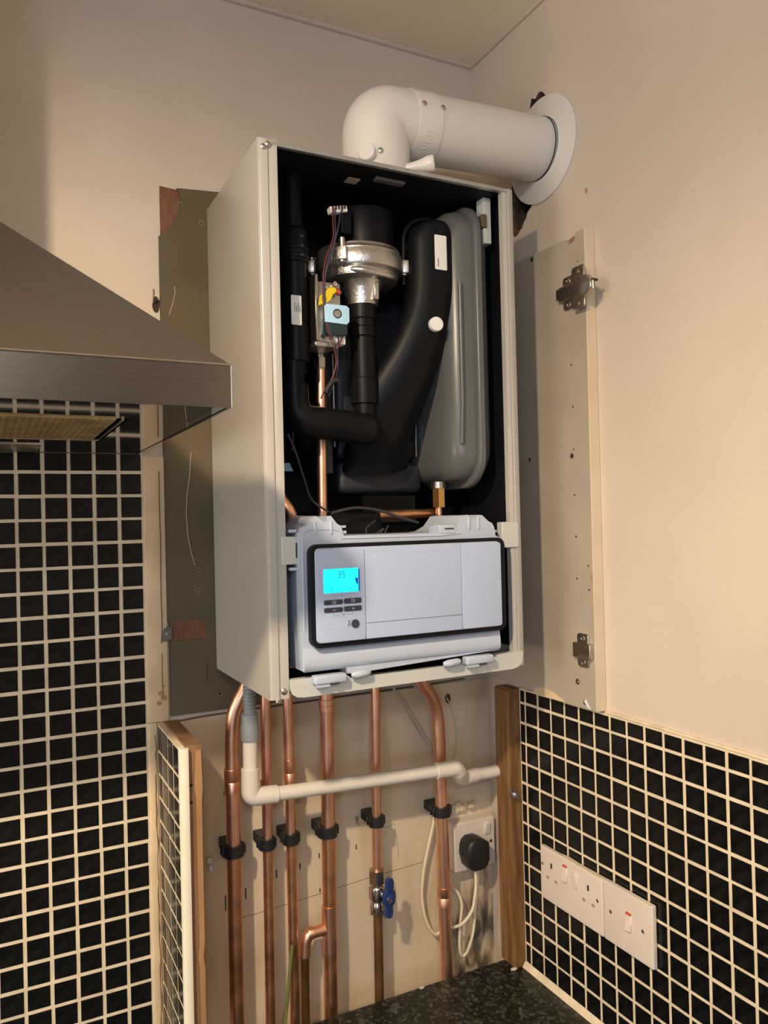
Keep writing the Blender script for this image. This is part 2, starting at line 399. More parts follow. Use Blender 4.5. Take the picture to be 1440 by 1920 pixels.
# ------------------------------------------------------------------ tiles
def tile_mesh(name, w, h, d, axis):
    """tile centred at origin, outer face towards -Y (axis 'Y') or -X (axis 'X'); low-poly with chamfered rim"""
    bm = new(); c = .0009
    def pt(a, b, dd): return Vector((a, dd, b)) if axis == 'Y' else Vector((dd, a, b))
    lp = lambda s, dd: [pt(-w / 2 + s, -h / 2 + s, dd), pt(w / 2 - s, -h / 2 + s, dd), pt(w / 2 - s, h / 2 - s, dd), pt(-w / 2 + s, h / 2 - s, dd)]
    rings(bm, [lp(0, d / 2), lp(0, -d / 2 + c), lp(c, -d / 2)])
    bmesh.ops.recalc_face_normals(bm, faces=list(bm.faces))
    me = D.meshes.new(name); bm.to_mesh(me); bm.free(); me.materials.append(m_tile); return me
G = .0045; TD = .006
ZO = 1.6283
def tile_grid(parent, axis, plane, cols, rows, skip=None, G=G):
    """cols, rows: lists of (lo, hi) cell extents; plane: coordinate of tile centre depth"""
    cache = {}
    for (a0, a1) in cols:
        for (b0, b1) in rows:
            if skip and skip(a0, a1, b0, b1): continue
            w, h = round(a1 - a0 - G, 4), round(b1 - b0 - G, 4)
            if w < .004 or h < .004: continue
            if (w, h) not in cache: cache[(w, h)] = tile_mesh('tile', w, h, TD, axis)
            jx, jz, jd = random.uniform(-.0004, .0004), random.uniform(-.0004, .0004), random.uniform(-.0003, .0003)
            a, b = (a0 + a1) / 2 + jx, (b0 + b1) / 2 + jz
            loc = (a, plane + jd, b) if axis == 'Y' else (plane + jd, a, b)
            o = link_mesh('tile', cache[(w, h)], loc, parent)
            r = random.uniform(-.006, .006)
            o.rotation_euler = (r, 0, random.uniform(-.006, .006)) if axis == 'Y' else (0, r, random.uniform(-.006, .006))
# back wall, left of the boiler
ZB = ZO - 25 * P
bed = obj('grout_bed', box(new(), -.70, .1735, -.004, .0, ZB, 1.658), m_grout, wall_back)
rows = [(ZO, 1.658)] + [(ZO - (j + 1) * P, ZO - j * P) for j in range(25)]
cols = [(i * P, (i + 1) * P) for i in range(-4, 4)] + [(4 * P, .1725)]
tile_grid(bed, 'Y', -.0018, cols, rows)
bm = new()
for i in range(-20, -4):
    for j in range(25):
        box(bm, i * P + G / 2, (i + 1) * P - G / 2, -.0048, -.001, ZO - (j + 1) * P + G / 2, ZO - j * P - G / 2)
o = obj('tile_field', bm, m_tile, bed); o['kind'] = 'stuff'
# right wall
Z0 = 1.2264; PY = P * .995
bed = obj('grout_bed', box(new(), XR - .004, XR + .001, -.106, -.95, .772, 1.2515), m_grout, wall_right)
rows = [(Z0, 1.2505)] + [(Z0 - (j + 1) * P, Z0 - j * P) for j in range(13)]
cols = [(-(.1221 + (k + 1) * PY), -(.1221 + k * PY)) for k in range(-1, 17)]
cols[0] = (-.1221, -.106)
tile_grid(bed, 'X', XR - .0018, cols, rows, G=.0040)
bm = new()
for k in range(17, 24):
    for j in range(13):
        box(bm, XR - .0048, XR - .001, -(.1221 + (k + 1) * PY) + G / 2, -(.1221 + k * PY) - G / 2, Z0 - (j + 1) * P + G / 2, Z0 - j * P - G / 2)
o = obj('tile_field', bm, m_tile, bed); o['kind'] = 'stuff'
# sloppy cement edge above the right hand tiles
bm = new(); box(bm, XR - .005, XR + .001, -.318, -.95, 1.2515, 1.2555, .0015); obj('cement_edge', bm, m_seal, wall_right)

# ------------------------------------------------------------------ bare patches of the back wall
bm = new(); box(bm, .1735, .2045, -.007, .0, 1.2515, 1.6535, .002); box(bm, .1735, .1865, -.006, .0, ZB, 1.2515, .002); obj('plaster_strip', bm, m_plaster, wall_back)
def crack(name, pts, w, m, parent, axis='Y', plane=-.0075):
    bm = new(); q = []
    for (x, z) in pts: q.append(Vector((x, plane, z)) if axis == 'Y' else Vector((plane, x, z)))
    tube(bm, q, w, 5); return obj(name, bm, m, parent)
m_crack = mat('crack_dark', (.16, .10, .05), .9)  # dark brown for cracks, mortar gap and pencil lines
crack('crack', [(.1965, 1.63), (.1962, 1.56), (.1968, 1.535), (.1962, 1.50), (.1958, 1.44), (.1966, 1.40), (.195, 1.37)], .0008, m_crack, wall_back)
crack('crack', [(.1955, 1.355), (.1950, 1.32), (.1955, 1.285)], .0006, m_crack, wall_back)
m_scuff = mat('scuffed_plaster', (.36, .24, .13), .9, vary=.3, vscale=90)
for cx, cz, s in ((.192, 1.295, .006), (.197, 1.287, .007), (.190, 1.280, .0055), (.196, 1.305, .004)):
    poly = [(cx + s * random.uniform(.5, 1) * math.cos(a * .9), cz + s * random.uniform(.4, .9) * math.sin(a * .9)) for a in range(7)]
    obj('scuff', prism(new(), poly, 'Y', -.0068, -.0076), m_scuff, wall_back)
m_tornpaper = mat('torn_paper', (.27, .22, .15), .9)
# upper bare board with torn-off corner and reddish batten behind it
bm = new(); prism(bm, [(.2045, 1.4015), (.350, 1.4015), (.350, 2.076), (.233, 2.068), (.2385, 2.056), (.237, 2.038), (.224, 2.010), (.211, 1.994), (.2045, 1.990)], 'Y', 0, -.006)
board = obj('bare_board', bm, m_board, wall_back)
obj('exposed_batten', prism(new(), [(.2075, 1.985), (.240, 2.000), (.243, 2.066), (.2075, 2.0685)], 'Y', 0, -.002), m_redwood, wall_back)
obj('bare_board', prism(new(), [(.2075, 1.258), (.372, 1.258), (.372, 1.3685), (.2075, 1.3715)], 'Y', 0, -.0065), m_board, wall_back)
obj('exposed_batten', prism(new(), [(.2075, 1.3716), (.2640, 1.3702), (.2640, 1.4020), (.2075, 1.4020)], 'Y', 0, -.0045), m_redwood, wall_back)
obj('bare_board', prism(new(), [(.264, 1.3702), (.350, 1.3702), (.350, 1.4015), (.264, 1.4015)], 'Y', 0, -.0058), m_board, wall_back)
for x, z in ((.238, 2.043), (.270, 2.019), (.252, 1.447), (.2535, 1.478), (.283, 1.283)):
    bm = new(); lathe(bm, [(.0001, .0003), (.0016, .0003), (.0021, 0)], (x, -.0062, z), (0, -1, 0), 10); obj('screw_hole', bm, m_hole, wall_back)
    bm = new(); lathe(bm, [(.0021, 0), (.0031, .0006), (.0033, 0)], (x, -.0062, z), (0, -1, 0), 12); obj('torn_paper_ring', bm, m_tornpaper, wall_back)
crack('gouge', [(.2632, 1.332), (.2630, 1.318), (.2627, 1.306)], .0008, m_hole, wall_back, plane=-.0066)
crack('scratch', [(.246, 1.66), (.2425, 1.62), (.238, 1.59), (.2365, 1.565), (.2385, 1.53), (.243, 1.505), (.2485, 1.485)], .00045, m_plaster, wall_back, plane=-.0062)
crack('scratch', [(.226, 1.915), (.227, 1.905), (.222, 1.885), (.217, 1.87)], .0004, m_plaster, wall_back, plane=-.0062)
# lower old wall behind the pipes, slightly proud strip line
obj('old_plaster', box(new(), .1870, XR, -.003, .0, .60, 1.2505), m_oldwall, wall_back)
crack('ledge_line', [(.178, 1.2425), (.21, 1.2480), (.26, 1.2505), (.40, 1.2515), (.60, 1.2525), (.735, 1.2545)], .0016, m_crack, wall_back, plane=-.003)
crack('pencil_line', [(.30, .925), (.42, .931), (.53, .938), (.64, .942)], .0004, m_crack, wall_back, plane=-.0032)
crack('pencil_line', [(.552, 1.015), (.585, 1.020), (.590, .985), (.592, .960)], .0003, m_crack, wall_back, plane=-.0032)
for x, z, h in ((.318, .962, .018), (.3695, .982, .014), (.410, .985, .010), (.444, .995, .009), (.444, .938, .007), (.5115, .995, .009), (.287, 1.126, .006), (.2855, .955, .024)):
    obj('wall_slot', box(new(), x - .0012, x + .0012, -.0034, -.001, z - h / 2, z + h / 2, .0005, 1), m_hole, wall_back)
# broken ledge of plaster above the wall socket and crumbs of the skim
bm = new()
for i in range(9):
    x = .672 + i * .0085; box(bm, x, x + random.uniform(.009, .014), -random.uniform(.008, .016), 0, 1.018 + random.uniform(-.002, .003), 1.030 + random.uniform(-.004, .006), .002, 1)
obj('broken_plaster', bm, m_oldwall, wall_back, 20)

# ------------------------------------------------------------------ worktop
wt = tag(obj('worktop', box(new(), -1.6, XR - .001, -.70, -.0715, .734, .772, .003), m_granite), 'dark speckled granite-look worktop in the corner below the boiler', 'worktop')
bm = new(); prism(bm, [(XR - .0135, .7722), (XR - .0060, .7722), (XR - .0060, .7815), (XR - .009, .7785)], 'Y', -.108, -.95)
tag(obj('sealant_bead', bm, m_seal), 'cream sealant bead between granite worktop and black tiles', 'sealant')
for i, (x, y, s, l) in enumerate(((.756, -.107, .004, 'small white plaster crumb on the worktop at the foot of the wooden post'), (.592, -.0765, .003, 'tiny plaster crumb on the back edge of the dark worktop'))):
    bm = new(); t = bmesh.new(); bmesh.ops.create_icosphere(t, subdivisions=1, radius=1)
    for v in t.verts: v.co = Vector((x + v.co.x * s * 1.8, y + v.co.y * s, .772 + (max(v.co.z, -.6) + .6) * s * .6)) + Vector((random.uniform(-.0006, .0006), 0, 0))
    join(bm, t); tag(obj('plaster_crumb', bm, m_dust), l, 'debris', 'crumbs on the worktop')

# ------------------------------------------------------------------ cooker hood
def build_hood():
    x0, x1, yf, yb, zb, zr = -.535, .166, -.515, -.0052, 1.6555, 1.695
    cx0, cx1, cyf, zt = -.311, -.059, -.253, 1.914
    h = thing('cooker_hood', ((x0 + x1) / 2, -.26, zb), 'brushed steel pyramid cooker hood above the black tiled wall', 'cooker hood')
    bm = new()   # rim band
    ring_prism(bm, [(x0, yf), (x1, yf), (x1, yb), (x0, yb)], [(x0 + .003, yf + .003), (x1 - .003, yf + .003), (x1 - .003, yb - .003), (x0 + .003, yb - .003)], 'Z', zb, zr)
    obj('rim', bm, m_rimsteel, h)
    bm = new()   # rolled upper edge of rim
    tube(bm, [(x0, yf, zr), (x1, yf, zr)], .0012, 8); obj('rim_edge', bm, m_chrome, h)
    bm = new(); tube(bm, [(x1, yf, zb), (x1, yf, zr)], .0009, 8); obj('rim_corner', bm, m_chrome, h)
    bm = new()   # sloping canopy
    rings(bm, [[Vector(p) for p in ((x0, yf, zr), (x1, yf, zr), (x1, yb, zr), (x0, yb, zr))], [Vector(p) for p in ((cx0, cyf, zt), (cx1, cyf, zt), (cx1, yb, zt), (cx0, yb, zt))]], cap0=False, cap1=False)
    obj('canopy', bm, m_steel, h, 5)
    obj('chimney', box(new(), cx0, cx1, cyf, yb, zt, ZC - .002), m_steel, h)
    bm = new()   # polished underside with raised sloping ends around the filter
    fx0, fx1, fy0, fy1 = -.47, .092, -.405, -.200
    zi = zb + .0006
    A = [Vector(p) for p in ((x0 + .004, yf + .004, zi), (x1 - .004, yf + .004, zi), (x1 - .004, yb - .002, zi), (x0 + .004, yb - .002, zi))]
    Bq = [Vector(p) for p in ((fx0, fy0, zi + .0005), (fx1, fy0, zi + .0005), (fx1, fy1, zi + .0005), (fx0, fy1, zi + .0005))]
    va = [bm.verts.new(p) for p in A]; vb = [bm.verts.new(p) for p in Bq]
    for i in range(4): bm.faces.new((va[i], va[(i + 1) % 4], vb[(i + 1) % 4], vb[i]))
    obj('underside', bm, m_mirror, h, 1)
    f = obj('grease_filter', box(new(), fx0, fx1 - .012, fy0, fy1 - .008, zi - .0012, zi + .004, .0004), m_filter, h)
    bm = new(); tube(bm, [(fx0, fy1 - .003, zi - .0005), (fx1 - .006, fy1 - .003, zi - .0005), (fx1 - .006, fy0, zi - .0005)], .0016, 8); obj('filter_frame', bm, m_chrome, f)
    bm = new()
    for i in range(78):
        x = fx0 + .006 + i * .007; box(bm, x, x + .0035, fy0 + .004, fy1 - .010, zi - .0018, zi - .0010)
    o = obj('filter_mesh', bm, m_filter, f); o['kind'] = 'stuff'
    obj('lamp_cover', box(new(), -.08, .027, -.130, -.02, zi - .0012, zi + .004, .0006), m_zinc, h)
    bm = new(); box(bm, .1485, .1500, -.405, -.508, zi - .0006, zi + .002); obj('slot', bm, m_hole, h)
    return h
build_hood()

# ------------------------------------------------------------------ boiler
BX0, BX1, BY, BT, BB = .2785, .6772, -.264, 2.0412, 1.3225
def build_boiler():
    b = thing('gas_boiler', ((BX0 + BX1) / 2, BY / 2, BB), 'white wall-hung gas boiler with front cover off and dark insides showing', 'boiler')
    # casing ---------------------------------------------------------------
    sp = obj('side_panel', box(new(), BX0, BX0 + .0025, BY + .001, -.007, BB, BT, .0008, 1), m_white, b)
    sp2 = obj('side_panel', box(new(), BX1 - .0025, BX1, BY + .001, -.007, BB + .004, BT - .001, .0008, 1), m_white, b)
    bm = new()   # left front flange: outer band, rounded, then slightly set-back inner band
    prism(bm, [(BX0, BY + .006), (BX0 + .0012, BY + .0015), (BX0 + .004, BY), (BX0 + .0135, BY), (BX0 + .0145, BY + .0025), (BX0 + .0155, BY + .0025), (BX0 + .0175, BY + .001), (BX0 + .0268, BY + .001), (BX0 + .0268, BY + .010), (BX0 + .0255, BY + .010), (BX0 + .0255, BY + .006)], 'Z', BB, BT)
    lf = obj('front_flange', bm, m_white, b, 50)
    bm = new()
    prism(bm, [(BX1, BY + .006), (BX1 - .0012, BY + .0015), (BX1 - .003, BY), (BX1 - .0095, BY), (BX1 - .0105, BY + .002), (BX1 - .0115, BY + .002), (BX1 - .0125, BY + .0008), (BX1 - .0185, BY + .0025), (BX1 - .0185, BY + .012), (BX1 - .017, BY + .012), (BX1 - .017, BY + .006)], 'Z', BB + .004, BT - .001)
    obj('front_flange', bm, m_white, b, 50)
    tp = obj('top_plate', box(new(), BX0 + .0025, BX1 - .0025, BY + .008, -.007, BT - .003, BT - .0005), m_lip, b)
    bm = new(); box(bm, BX0 + .018, BX1 - .0045, BY + .0005, BY + .008, BT - .0065, BT - .0005, .0008, 1); obj('top_rail', bm, m_railm, b)
    # dark lining of the combustion chamber
    lin = new()
    box(lin, BX0 + .0028, BX0 + .006, BY + .012, -.012, BB + .03, BT - .0035)
    box(lin, BX1 - .006, BX1 - .0028, BY + .014, -.012, BB + .03, BT - .0035)
    box(lin, BX0 + .0028, BX1 - .0028, -.014, -.008, BB + .005, BT - .0035)
    box(lin, BX0 + .006, BX1 - .006, BY + .010, -.012, BT - .0065, BT - .0035)
    obj('chamber_lining', lin, m_dark, b)
    for x, z in ((BX0 + .0085, BT - .011), (BX0 + .0195, BB + .010), (BX0 + .0145, BT - .0065)):
        bm = new(); lathe(bm, [(.0042, 0), (.0042, .0012), (.003, .0022), (.0012, .0026), (.0009, .0014), (.0001, .0014)], (x, BY + .0008, z), (0, -1, 0), 14); obj('screw', bm, m_zinc, b)
    bm = new(); cyl(bm, (BX0 + .016, BY + .012, BB - .0055), (BX0 + .016, BY + .012, BB + .004), .0045, n=12); obj('screw', bm, m_zinc, b)
    # lower front lip -------------------------------------------------------
    pts = rrect(BX0 + .0275, BX1 - .0075, BB - .0005, BB + .060, .016)
    lipx0, lipx1 = BX0 + .0275, BX1 - .0035
    bm = new()
    prism(bm, [(lipx0, BB + .0235), (lipx0, BB + .012), (lipx0 + .003, BB + .0045), (lipx0 + .0095, BB + .0002), (lipx0 + .020, BB - .0010), (lipx1 - .018, BB + .0005), (lipx1 - .008, BB + .003), (lipx1 - .002, BB + .0085), (lipx1, BB + .018), (lipx1, BB + .0255), (lipx1 - .045, BB + .0245), (lipx1 - .0455, BB + .0210), (lipx1 - .085, BB + .0200), (lipx1 - .090, BB + .0165), (lipx0 + .085, BB + .0170), (lipx0 + .080, BB + .0215), (lipx0 + .055, BB + .0205), (lipx0 + .050, BB + .0235)], 'Y', BY + .010, BY - .001)
    lip = obj('bottom_lip', bm, m_lip, b, 60)
    obj('bottom_plate', box(new(), BX0 + .0275, BX1 - .004, BY + .010, -.185, BB + .003, BB + .006), m_lip, b)
    obj('bottom_shelf', box(new(), BX0 + .006, BX1 - .006, -.25, -.10, BB + .004, BB + .0065), m_anthr, lip)
    # white brackets of the control box on both flanges
    for xa, xb, za, zb in ((BX0 + .0205, BX0 + .045, 1.494, 1.530), (BX1 - .036, BX1 - .006, 1.503, 1.541)):
        br = obj('swing_bracket', box(new(), xa, xb, BY - .0018, BY + .012, za, zb, .001, 1), m_lip, b)
        if xa < .4:
            obj('bracket_slot', box(new(), xa + .0185, xa + .0205, BY - .0022, BY, za + .008, zb - .008), m_hole, br)
            obj('bracket_pin', box(new(), xa + .0225, xa + .030, BY - .004, BY + .004, za + .012, zb - .012, .001, 1), m_plastic, br)
    # ---------------------------------------------------------------- air intake tube (left), sweeping U bend, up to the fan
    yT = -.190; xT = .3530
    bm = new()
    lathe(bm, [(.0135, 1.755), (.0140, 1.7715), (.0178, 1.7725), (.0178, 1.8200), (.0165, 1.8215), (.0165, 1.8265), (.0178, 1.8280), (.0178, 1.9085), (.0200, 1.9105), (.0200, 1.952), (.0175, 1.956), (.013, 1.960), (.0115, 2.01), (.0115, 2.034)], (xT, yT, 0), (0, 0, 1), 32)
    tubeo = obj('intake_tube', bm, m_blackp, b)
    for z in (1.914, 1.926):
        bm = new(); lathe(bm, [(.0203, z), (.0212, z + .001), (.0212, z + .004), (.0203, z + .005)], (xT, yT, 0), (0, 0, 1), 32); obj('collar_ridge', bm, m_blackp, tubeo)
    for z in (1.915, 1.928, 1.941):
        bm = new(); box(bm, .3550, .3600, -.2118, -.208, z, z + .004, .0008, 1); obj('collar_catch', bm, m_anthr, tubeo)
    xc, yc = .4620, -.180
    bm = new(); pb = fillet([(.3490, yT, 1.776), (.3485, yT - .002, 1.740), (.3490, yT - .003, 1.690), (.4545, -.195, 1.681)], [.02, .030], 9)
    tube(bm, pb, [.0140 + .0090 * min(1, max(0, (i - 3) / 13)) for i in range(len(pb))], 28, cap=True)
    sphere(bm, (.4545, -.195, 1.681), (.0230, .0230, .0230), 3)
    obj('intake_bend', bm, m_blackp, b, 60)
    bm = new(); lathe(bm, [(.0170, 1.690), (.0170, 1.718), (.0203, 1.7195), (.0203, 1.7555), (.0188, 1.757), (.0188, 1.816), (.0210, 1.818), (.0210, 1.830), (.0192, 1.832), (.0192, 1.842), (.0212, 1.844), (.0212, 1.864)], (xc, yc, 0), (0, 0, 1), 32)
    obj('mixer_tube', bm, m_blackp, b)
    def label(parent, xa, xb, y, za, zb, name, lines):
        bm = new(); slab(bm, rrect(xa, xb, za, zb, .0016, 3), 'Y', y + .0006, y, .0002); l = obj(name, bm, m_label, parent)
        for (la, lb, lz0, lz1) in lines:
            obj('print_line', box(new(), la, lb, y - .00025, y + .0001, lz0, lz1), m_ink, l)
    label(tubeo, .3400, .3552, yT - .0190, 1.8195, 1.8605, 'paper_label', [(.3450 + i * .0026, .3457 + i * .0026, 1.8375, 1.8505 - (i % 2) * .004) for i in range(4)])
    # ---------------------------------------------------------------- fan: black motor on cast aluminium housing
    fx, fy = .4640, -.165
    ZS = -.003
    bm = new(); lathe(bm, [(.0415, 1.948), (.0425, 1.952), (.0425, 2.004), (.041, 2.009), (.030, 2.0105)], (fx + .0125, fy, ZS), (0, 0, 1), 48); mo = obj('fan_motor', bm, m_blackp, b)
    bm = new(); box(bm, fx - .042, fx - .026, fy - .036, fy - .010, 1.960, 1.996, .002); obj('motor_terminal_box', bm, m_blackp, mo)
    bm = new(); t = bmesh.new(); box(t, -.0135, .0135, -.006, .006, -.0045, .0045, .0008, 1)
    join(bm, t, Matrix.Translation((.4165, -.200, 1.9915)) @ Matrix.Rotation(math.radians(-12), 4, 'Y')); cn = obj('plug_connector', bm, m_label, mo)
    for i in range(5):
        x = .4070 + i * .0046; obj('pin_socket', box(new(), x - .0014, x + .0014, -.2068, -.2055, 1.9885 + i * .0011, 1.9935 + i * .0011), m_wire_red if i in (0, 1, 3) else m_ink, cn)
    bm = new()
    lathe(bm, [(.030, 1.899), (.050, 1.900), (.0575, 1.9035), (.0590, 1.909), (.0585, 1.9135), (.066, 1.9155), (.0672, 1.918), (.0672, 1.934), (.0655, 1.937), (.0655, 1.940), (.063, 1.9435), (.062, 1.9475), (.050, 1.949)], (fx, fy, ZS), (0, 0, 1), 64)
    fh = obj('fan_housing', bm, m_alu, b, 30)
    for a, hgt in ((-134, .034), (-24, .014), (160, .02)):
        ca, sa = math.cos(math.radians(a)), math.sin(math.radians(a)); px, py = fx + .0690 * ca, fy + .0690 * sa
        bm = new(); t = bmesh.new(); box(t, -.008, .0065, -.008, .008, -.012, .008, .002); join(bm, t, Matrix.Translation((px, py, 1.930 + ZS)) @ Matrix.Rotation(math.radians(a), 4, 'Z'))
        cyl(bm, (px, py, 1.916 + ZS), (px, py, 1.930 + ZS + hgt * .6), .0048, .0042, 16)
        obj('housing_lug', bm, m_alu, fh)
    bm = new(); tube(bm, spline([(fx - .045, fy - .022, 1.910), (fx - .020, fy - .052, 1.905), (fx + .03, fy - .046, 1.903), (fx + .052, fy - .010, 1.906)], 6), .0055, 12); obj('volute_rib', bm, m_alu, fh)
    bm = new(); lathe(bm, [(.020, 1.8630), (.0228, 1.8635), (.0240, 1.872), (.0265, 1.8850), (.030, 1.8950), (.036, 1.9000)], (xc, yc, 0), (0, 0, 1), 40); co_ = obj('outlet_cone', bm, m_alu, fh)
    obj('cone_rib', box(new(), xc + .006, xc + .014, yc - .0290, yc - .018, 1.868, 1.893, .0012, 1), m_alu, co_)
    # ---------------------------------------------------------------- gas valve with coil
    gv = obj('gas_valve', box(new(), .3765, .4165, -.205, -.146, 1.800, 1.886, .003), m_alu, b)
    bm = new(); box(bm, .372, .4085, -.214, -.170, 1.7915, 1.7985, .001, 1); obj('valve_flange', bm, m_alu, gv)
    bm = new(); box(bm, .3745, .3795, -.212, -.180, 1.80, 1.893, .001, 1); obj('valve_side_plate', bm, m_zinc, gv)
    bm = new(); box(bm, .3865, .4190, -.222, -.198, 1.808, 1.850, .003); obj('coil', bm, m_green, gv)
    bm = new(); slab(bm, [(.3832, 1.8450), (.3860, 1.8490), (.4160, 1.8490), (.4205, 1.8460), (.4205, 1.8270), (.4165, 1.8225), (.3835, 1.8235)][::-1], 'Y', -.2225, -.2245, .0006); cp = obj('coil_cover', bm, m_solplate, gv)
    bm = new(); lathe(bm, [(.0066, 0), (.0066, .0004), (.0058, .0007), (.0056, .0001), (.0001, .0001)], (.402, -.2244, 1.8365), (0, -1, 0), 24); obj('cover_ring', bm, m_ink, gv)
    bm = new(); lathe(bm, [(.0055, 0), (.0050, .0006), (.0001, .0007)], (.402, -.2243, 1.8365), (0, -1, 0), 24); obj('cover_button', bm, m_alu, gv)
    bm = new(); box(bm, .4000, .4195, -.212, -.196, 1.797, 1.8185, .001, 1); obj('coil_plug', bm, m_label, gv)
    for i, x in enumerate((.4055, .4100, .4150)): obj('pin_socket', box(new(), x - .0013, x + .0013, -.2126, -.2118, 1.8115, 1.8150), m_wire_red if i == 2 else m_ink, gv)
    for x, z, r in ((.4065, 1.8825, .0045), (.3930, 1.8770, .0038), (.3875, 1.8080, .0036)):
        bm = new(); lathe(bm, [(r, 0), (r, .003), (r * .8, .004), (r * .5, .0038), (r * .5, .002), (.0001, .002)], (x, -.205, z), (0, -1, 0), 16); obj('valve_screw', bm, m_chrome, gv)
    bm = new(); lathe(bm, [(.0052, 0), (.0052, .010), (.0040, .0115), (.0036, .0105), (.0001, .0105)], (.4085, -.203, 1.8705), (0, -1, 0), 20); sc = obj('adjuster', bm, m_chrome, gv)
    bm = new(); lathe(bm, [(.0035, 0), (.0032, .0008), (.0001, .001)], (.4085, -.2137, 1.8705), (0, -1, 0), 16); obj('adjuster_cap', bm, m_red, sc)
    bm = new(); prism(bm, [(.3765, 1.8470), (.3790, 1.8610), (.3865, 1.8640), (.3905, 1.8720), (.3960, 1.8745), (.4030, 1.8740), (.4045, 1.8690), (.3985, 1.8650), (.3965, 1.8590), (.3925, 1.8540)], 'Y', -.2175, -.2185); tg = obj('warning_tag', bm, m_yellow, gv)
    bm = new(); t_ = [(.3850 + .0034 * math.cos(i * math.pi / 8), -.2187, 1.8570 + .0042 * math.sin(i * math.pi / 8)) for i in range(17)]; tube(bm, t_, .0003, 5, cap=False); obj('tag_print', bm, m_ink, gv)
    # gas pipe below the valve
    bm = new(); cyl(bm, (.4000, -.162, 1.786), (.4000, -.162, 1.800), .0070, n=20); cyl(bm, (.4000, -.162, 1.772), (.4000, -.162, 1.787), .0092, n=6); obj('pipe_nut', bm, m_zinc, b)
    bm = new(); tube(bm, fillet([(.4035, -.156, 1.775), (.4015, -.155, 1.60), (.4010, -.155, 1.555), (.3990, -.130, 1.52)], .02), .0075, 18); obj('inner_copper_pipe', bm, m_copper, b)
    # ---------------------------------------------------------------- black air duct at right, rounded top with ridge
    path = spline([(.5685, -.200, 1.9975), (.5695, -.200, 1.985), (.5695, -.200, 1.94), (.5665, -.200, 1.885), (.555, -.196, 1.835), (.538, -.186, 1.785), (.515, -.170, 1.735), (.500, -.150, 1.68), (.505, -.125, 1.63)], 6)
    k = len(path); ra = []; rb = []
    for i in range(k):
        s = i / (k - 1); z = path[i].z
        w = .0385 if z > 1.85 else .0385 + (1.85 - z) / .22 * .018
        if z > 1.965: w *= max(.05, math.sqrt(max(0, 1 - ((z - 1.965) / .0330) ** 2)))
        ra.append(w); rb.append(.028 * min(1, w / .025))
    bm = new(); tube(bm, path, ra, 36, ab=((0, 1, 0), rb)); du = obj('air_duct', bm, m_blackp, b, 60)
    bm = new(); pts_ = [(.5695 + .0425 * math.cos(math.radians(a)), -.193, 1.966 + .0375 * math.sin(math.radians(a))) for a in range(-10, 191, 10)]
    pts_ = [(.604, -.189, 1.85), (.6105, -.191, 1.90), (.6125, -.193, 1.945)] + pts_[1:-1] + [(.5265, -.193, 1.945), (.527, -.191, 1.90)]
    tube(bm, pts_, .0038, 10); obj('duct_ridge', bm, m_blackp, du)
    label(du, .5590, .5795, -.2295, 1.9165, 1.9680, 'barcode_label', [(.5640, .5652, 1.9215, 1.9330)])
    bm = new(); lathe(bm, [(.0098, 0), (.0108, .002), (.0108, .0085), (.0098, .010), (.0001, .0102)], (.5585, -.2235, 1.8345), (-.10, -1, .02), 32); obj('test_cap', bm, m_label, du)
    # ---------------------------------------------------------------- expansion vessel: slab on its edge with welded seam
    def yz(d0, d1, g, r, bev):
        bm = new(); slab(bm, rrect(-.232 - g, -.060 + g, 1.604 - g, 2.022 + g, r, 8), 'X', d0, d1, bev); return bm
    ve = obj('expansion_vessel', yz(.624, .5835, 0, .045, .030), m_vessel, b, 60)
    bm = new(); slab(bm, rrect(-.240, -.052, 1.594, 2.030, .050, 8), 'X', .6335, .6235, .004); obj('vessel_seam', bm, m_vessel, ve, 60)
    obj('vessel_back', yz(.633, .6585, -.001, .045, .022), m_vessel, ve, 60)
    bm = new(); tube(bm, [(.5965, -.2315, 1.660), (.5985, -.2330, 1.72), (.5985, -.2335, 1.90)], .0032, 10); 
    obj('vessel_bead', bm, m_vessel, ve)
    bm = new(); box(bm, .6435, .6570, -.235, -.215, 1.965, BT - .006, .001, 1); vb = obj('vessel_bracket', bm, m_lip, b)
    obj('bracket_hook', box(new(), .6385, .6475, -.238, -.225, 1.988, 2.008, .001, 1), m_board, vb)
    bm = new(); cyl(bm, (.598, -.158, 1.596), (.598, -.158, 1.606), .012, n=20); obj('vessel_spigot', bm, m_zinc, b)
    bm = new(); cyl(bm, (.598, -.158, 1.566), (.598, -.158, 1.596), .0105, n=6); obj('brass_nut', bm, m_brass, b)
    bm = new(); tube(bm, fillet([(.598, -.158, 1.568), (.598, -.158, 1.545), (.628, -.158, 1.55), (.636, -.158, 1.50)], .012), .0055, 14); obj('vessel_pipe', bm, m_copper, b)
    # ---------------------------------------------------------------- heat exchanger cowl behind, slotted
    hx = obj('heat_exchanger', box(new(), .448, .588, -.105, -.016, 1.642, 1.90, .012, 3), m_anthr, b)
    obj('exchanger_tub', box(new(), .443, .592, -.122, -.016, 1.590, 1.640, .012, 3), m_anthr, hx)
    obj('exchanger_band', box(new(), .440, .596, -.112, -.020, 1.622, 1.626, .001, 1), m_blackp, hx)
    for i in range(11):
        x = .462 + i * .0102; obj('vent_slot', box(new(), x, x + .0072, -.1062, -.10, 1.6445, 1.6580), m_hole, hx)
    bm = new(); box(bm, .577, .580, -.125, -.10, 1.648, 1.70, .0008, 1); obj('exchanger_pin', bm, m_zinc, hx)
    for z in (1.80, 1.775): obj('exchanger_clip', box(new(), .5170, .5290, -.118, -.10, z - .008, z + .010, .001, 1), m_anthr, hx)
    bm = new(); box(bm, .4105, .4290, -.135, -.10, 1.62, 1.80, .002); obj('exchanger_rail', bm, m_anthr, b)
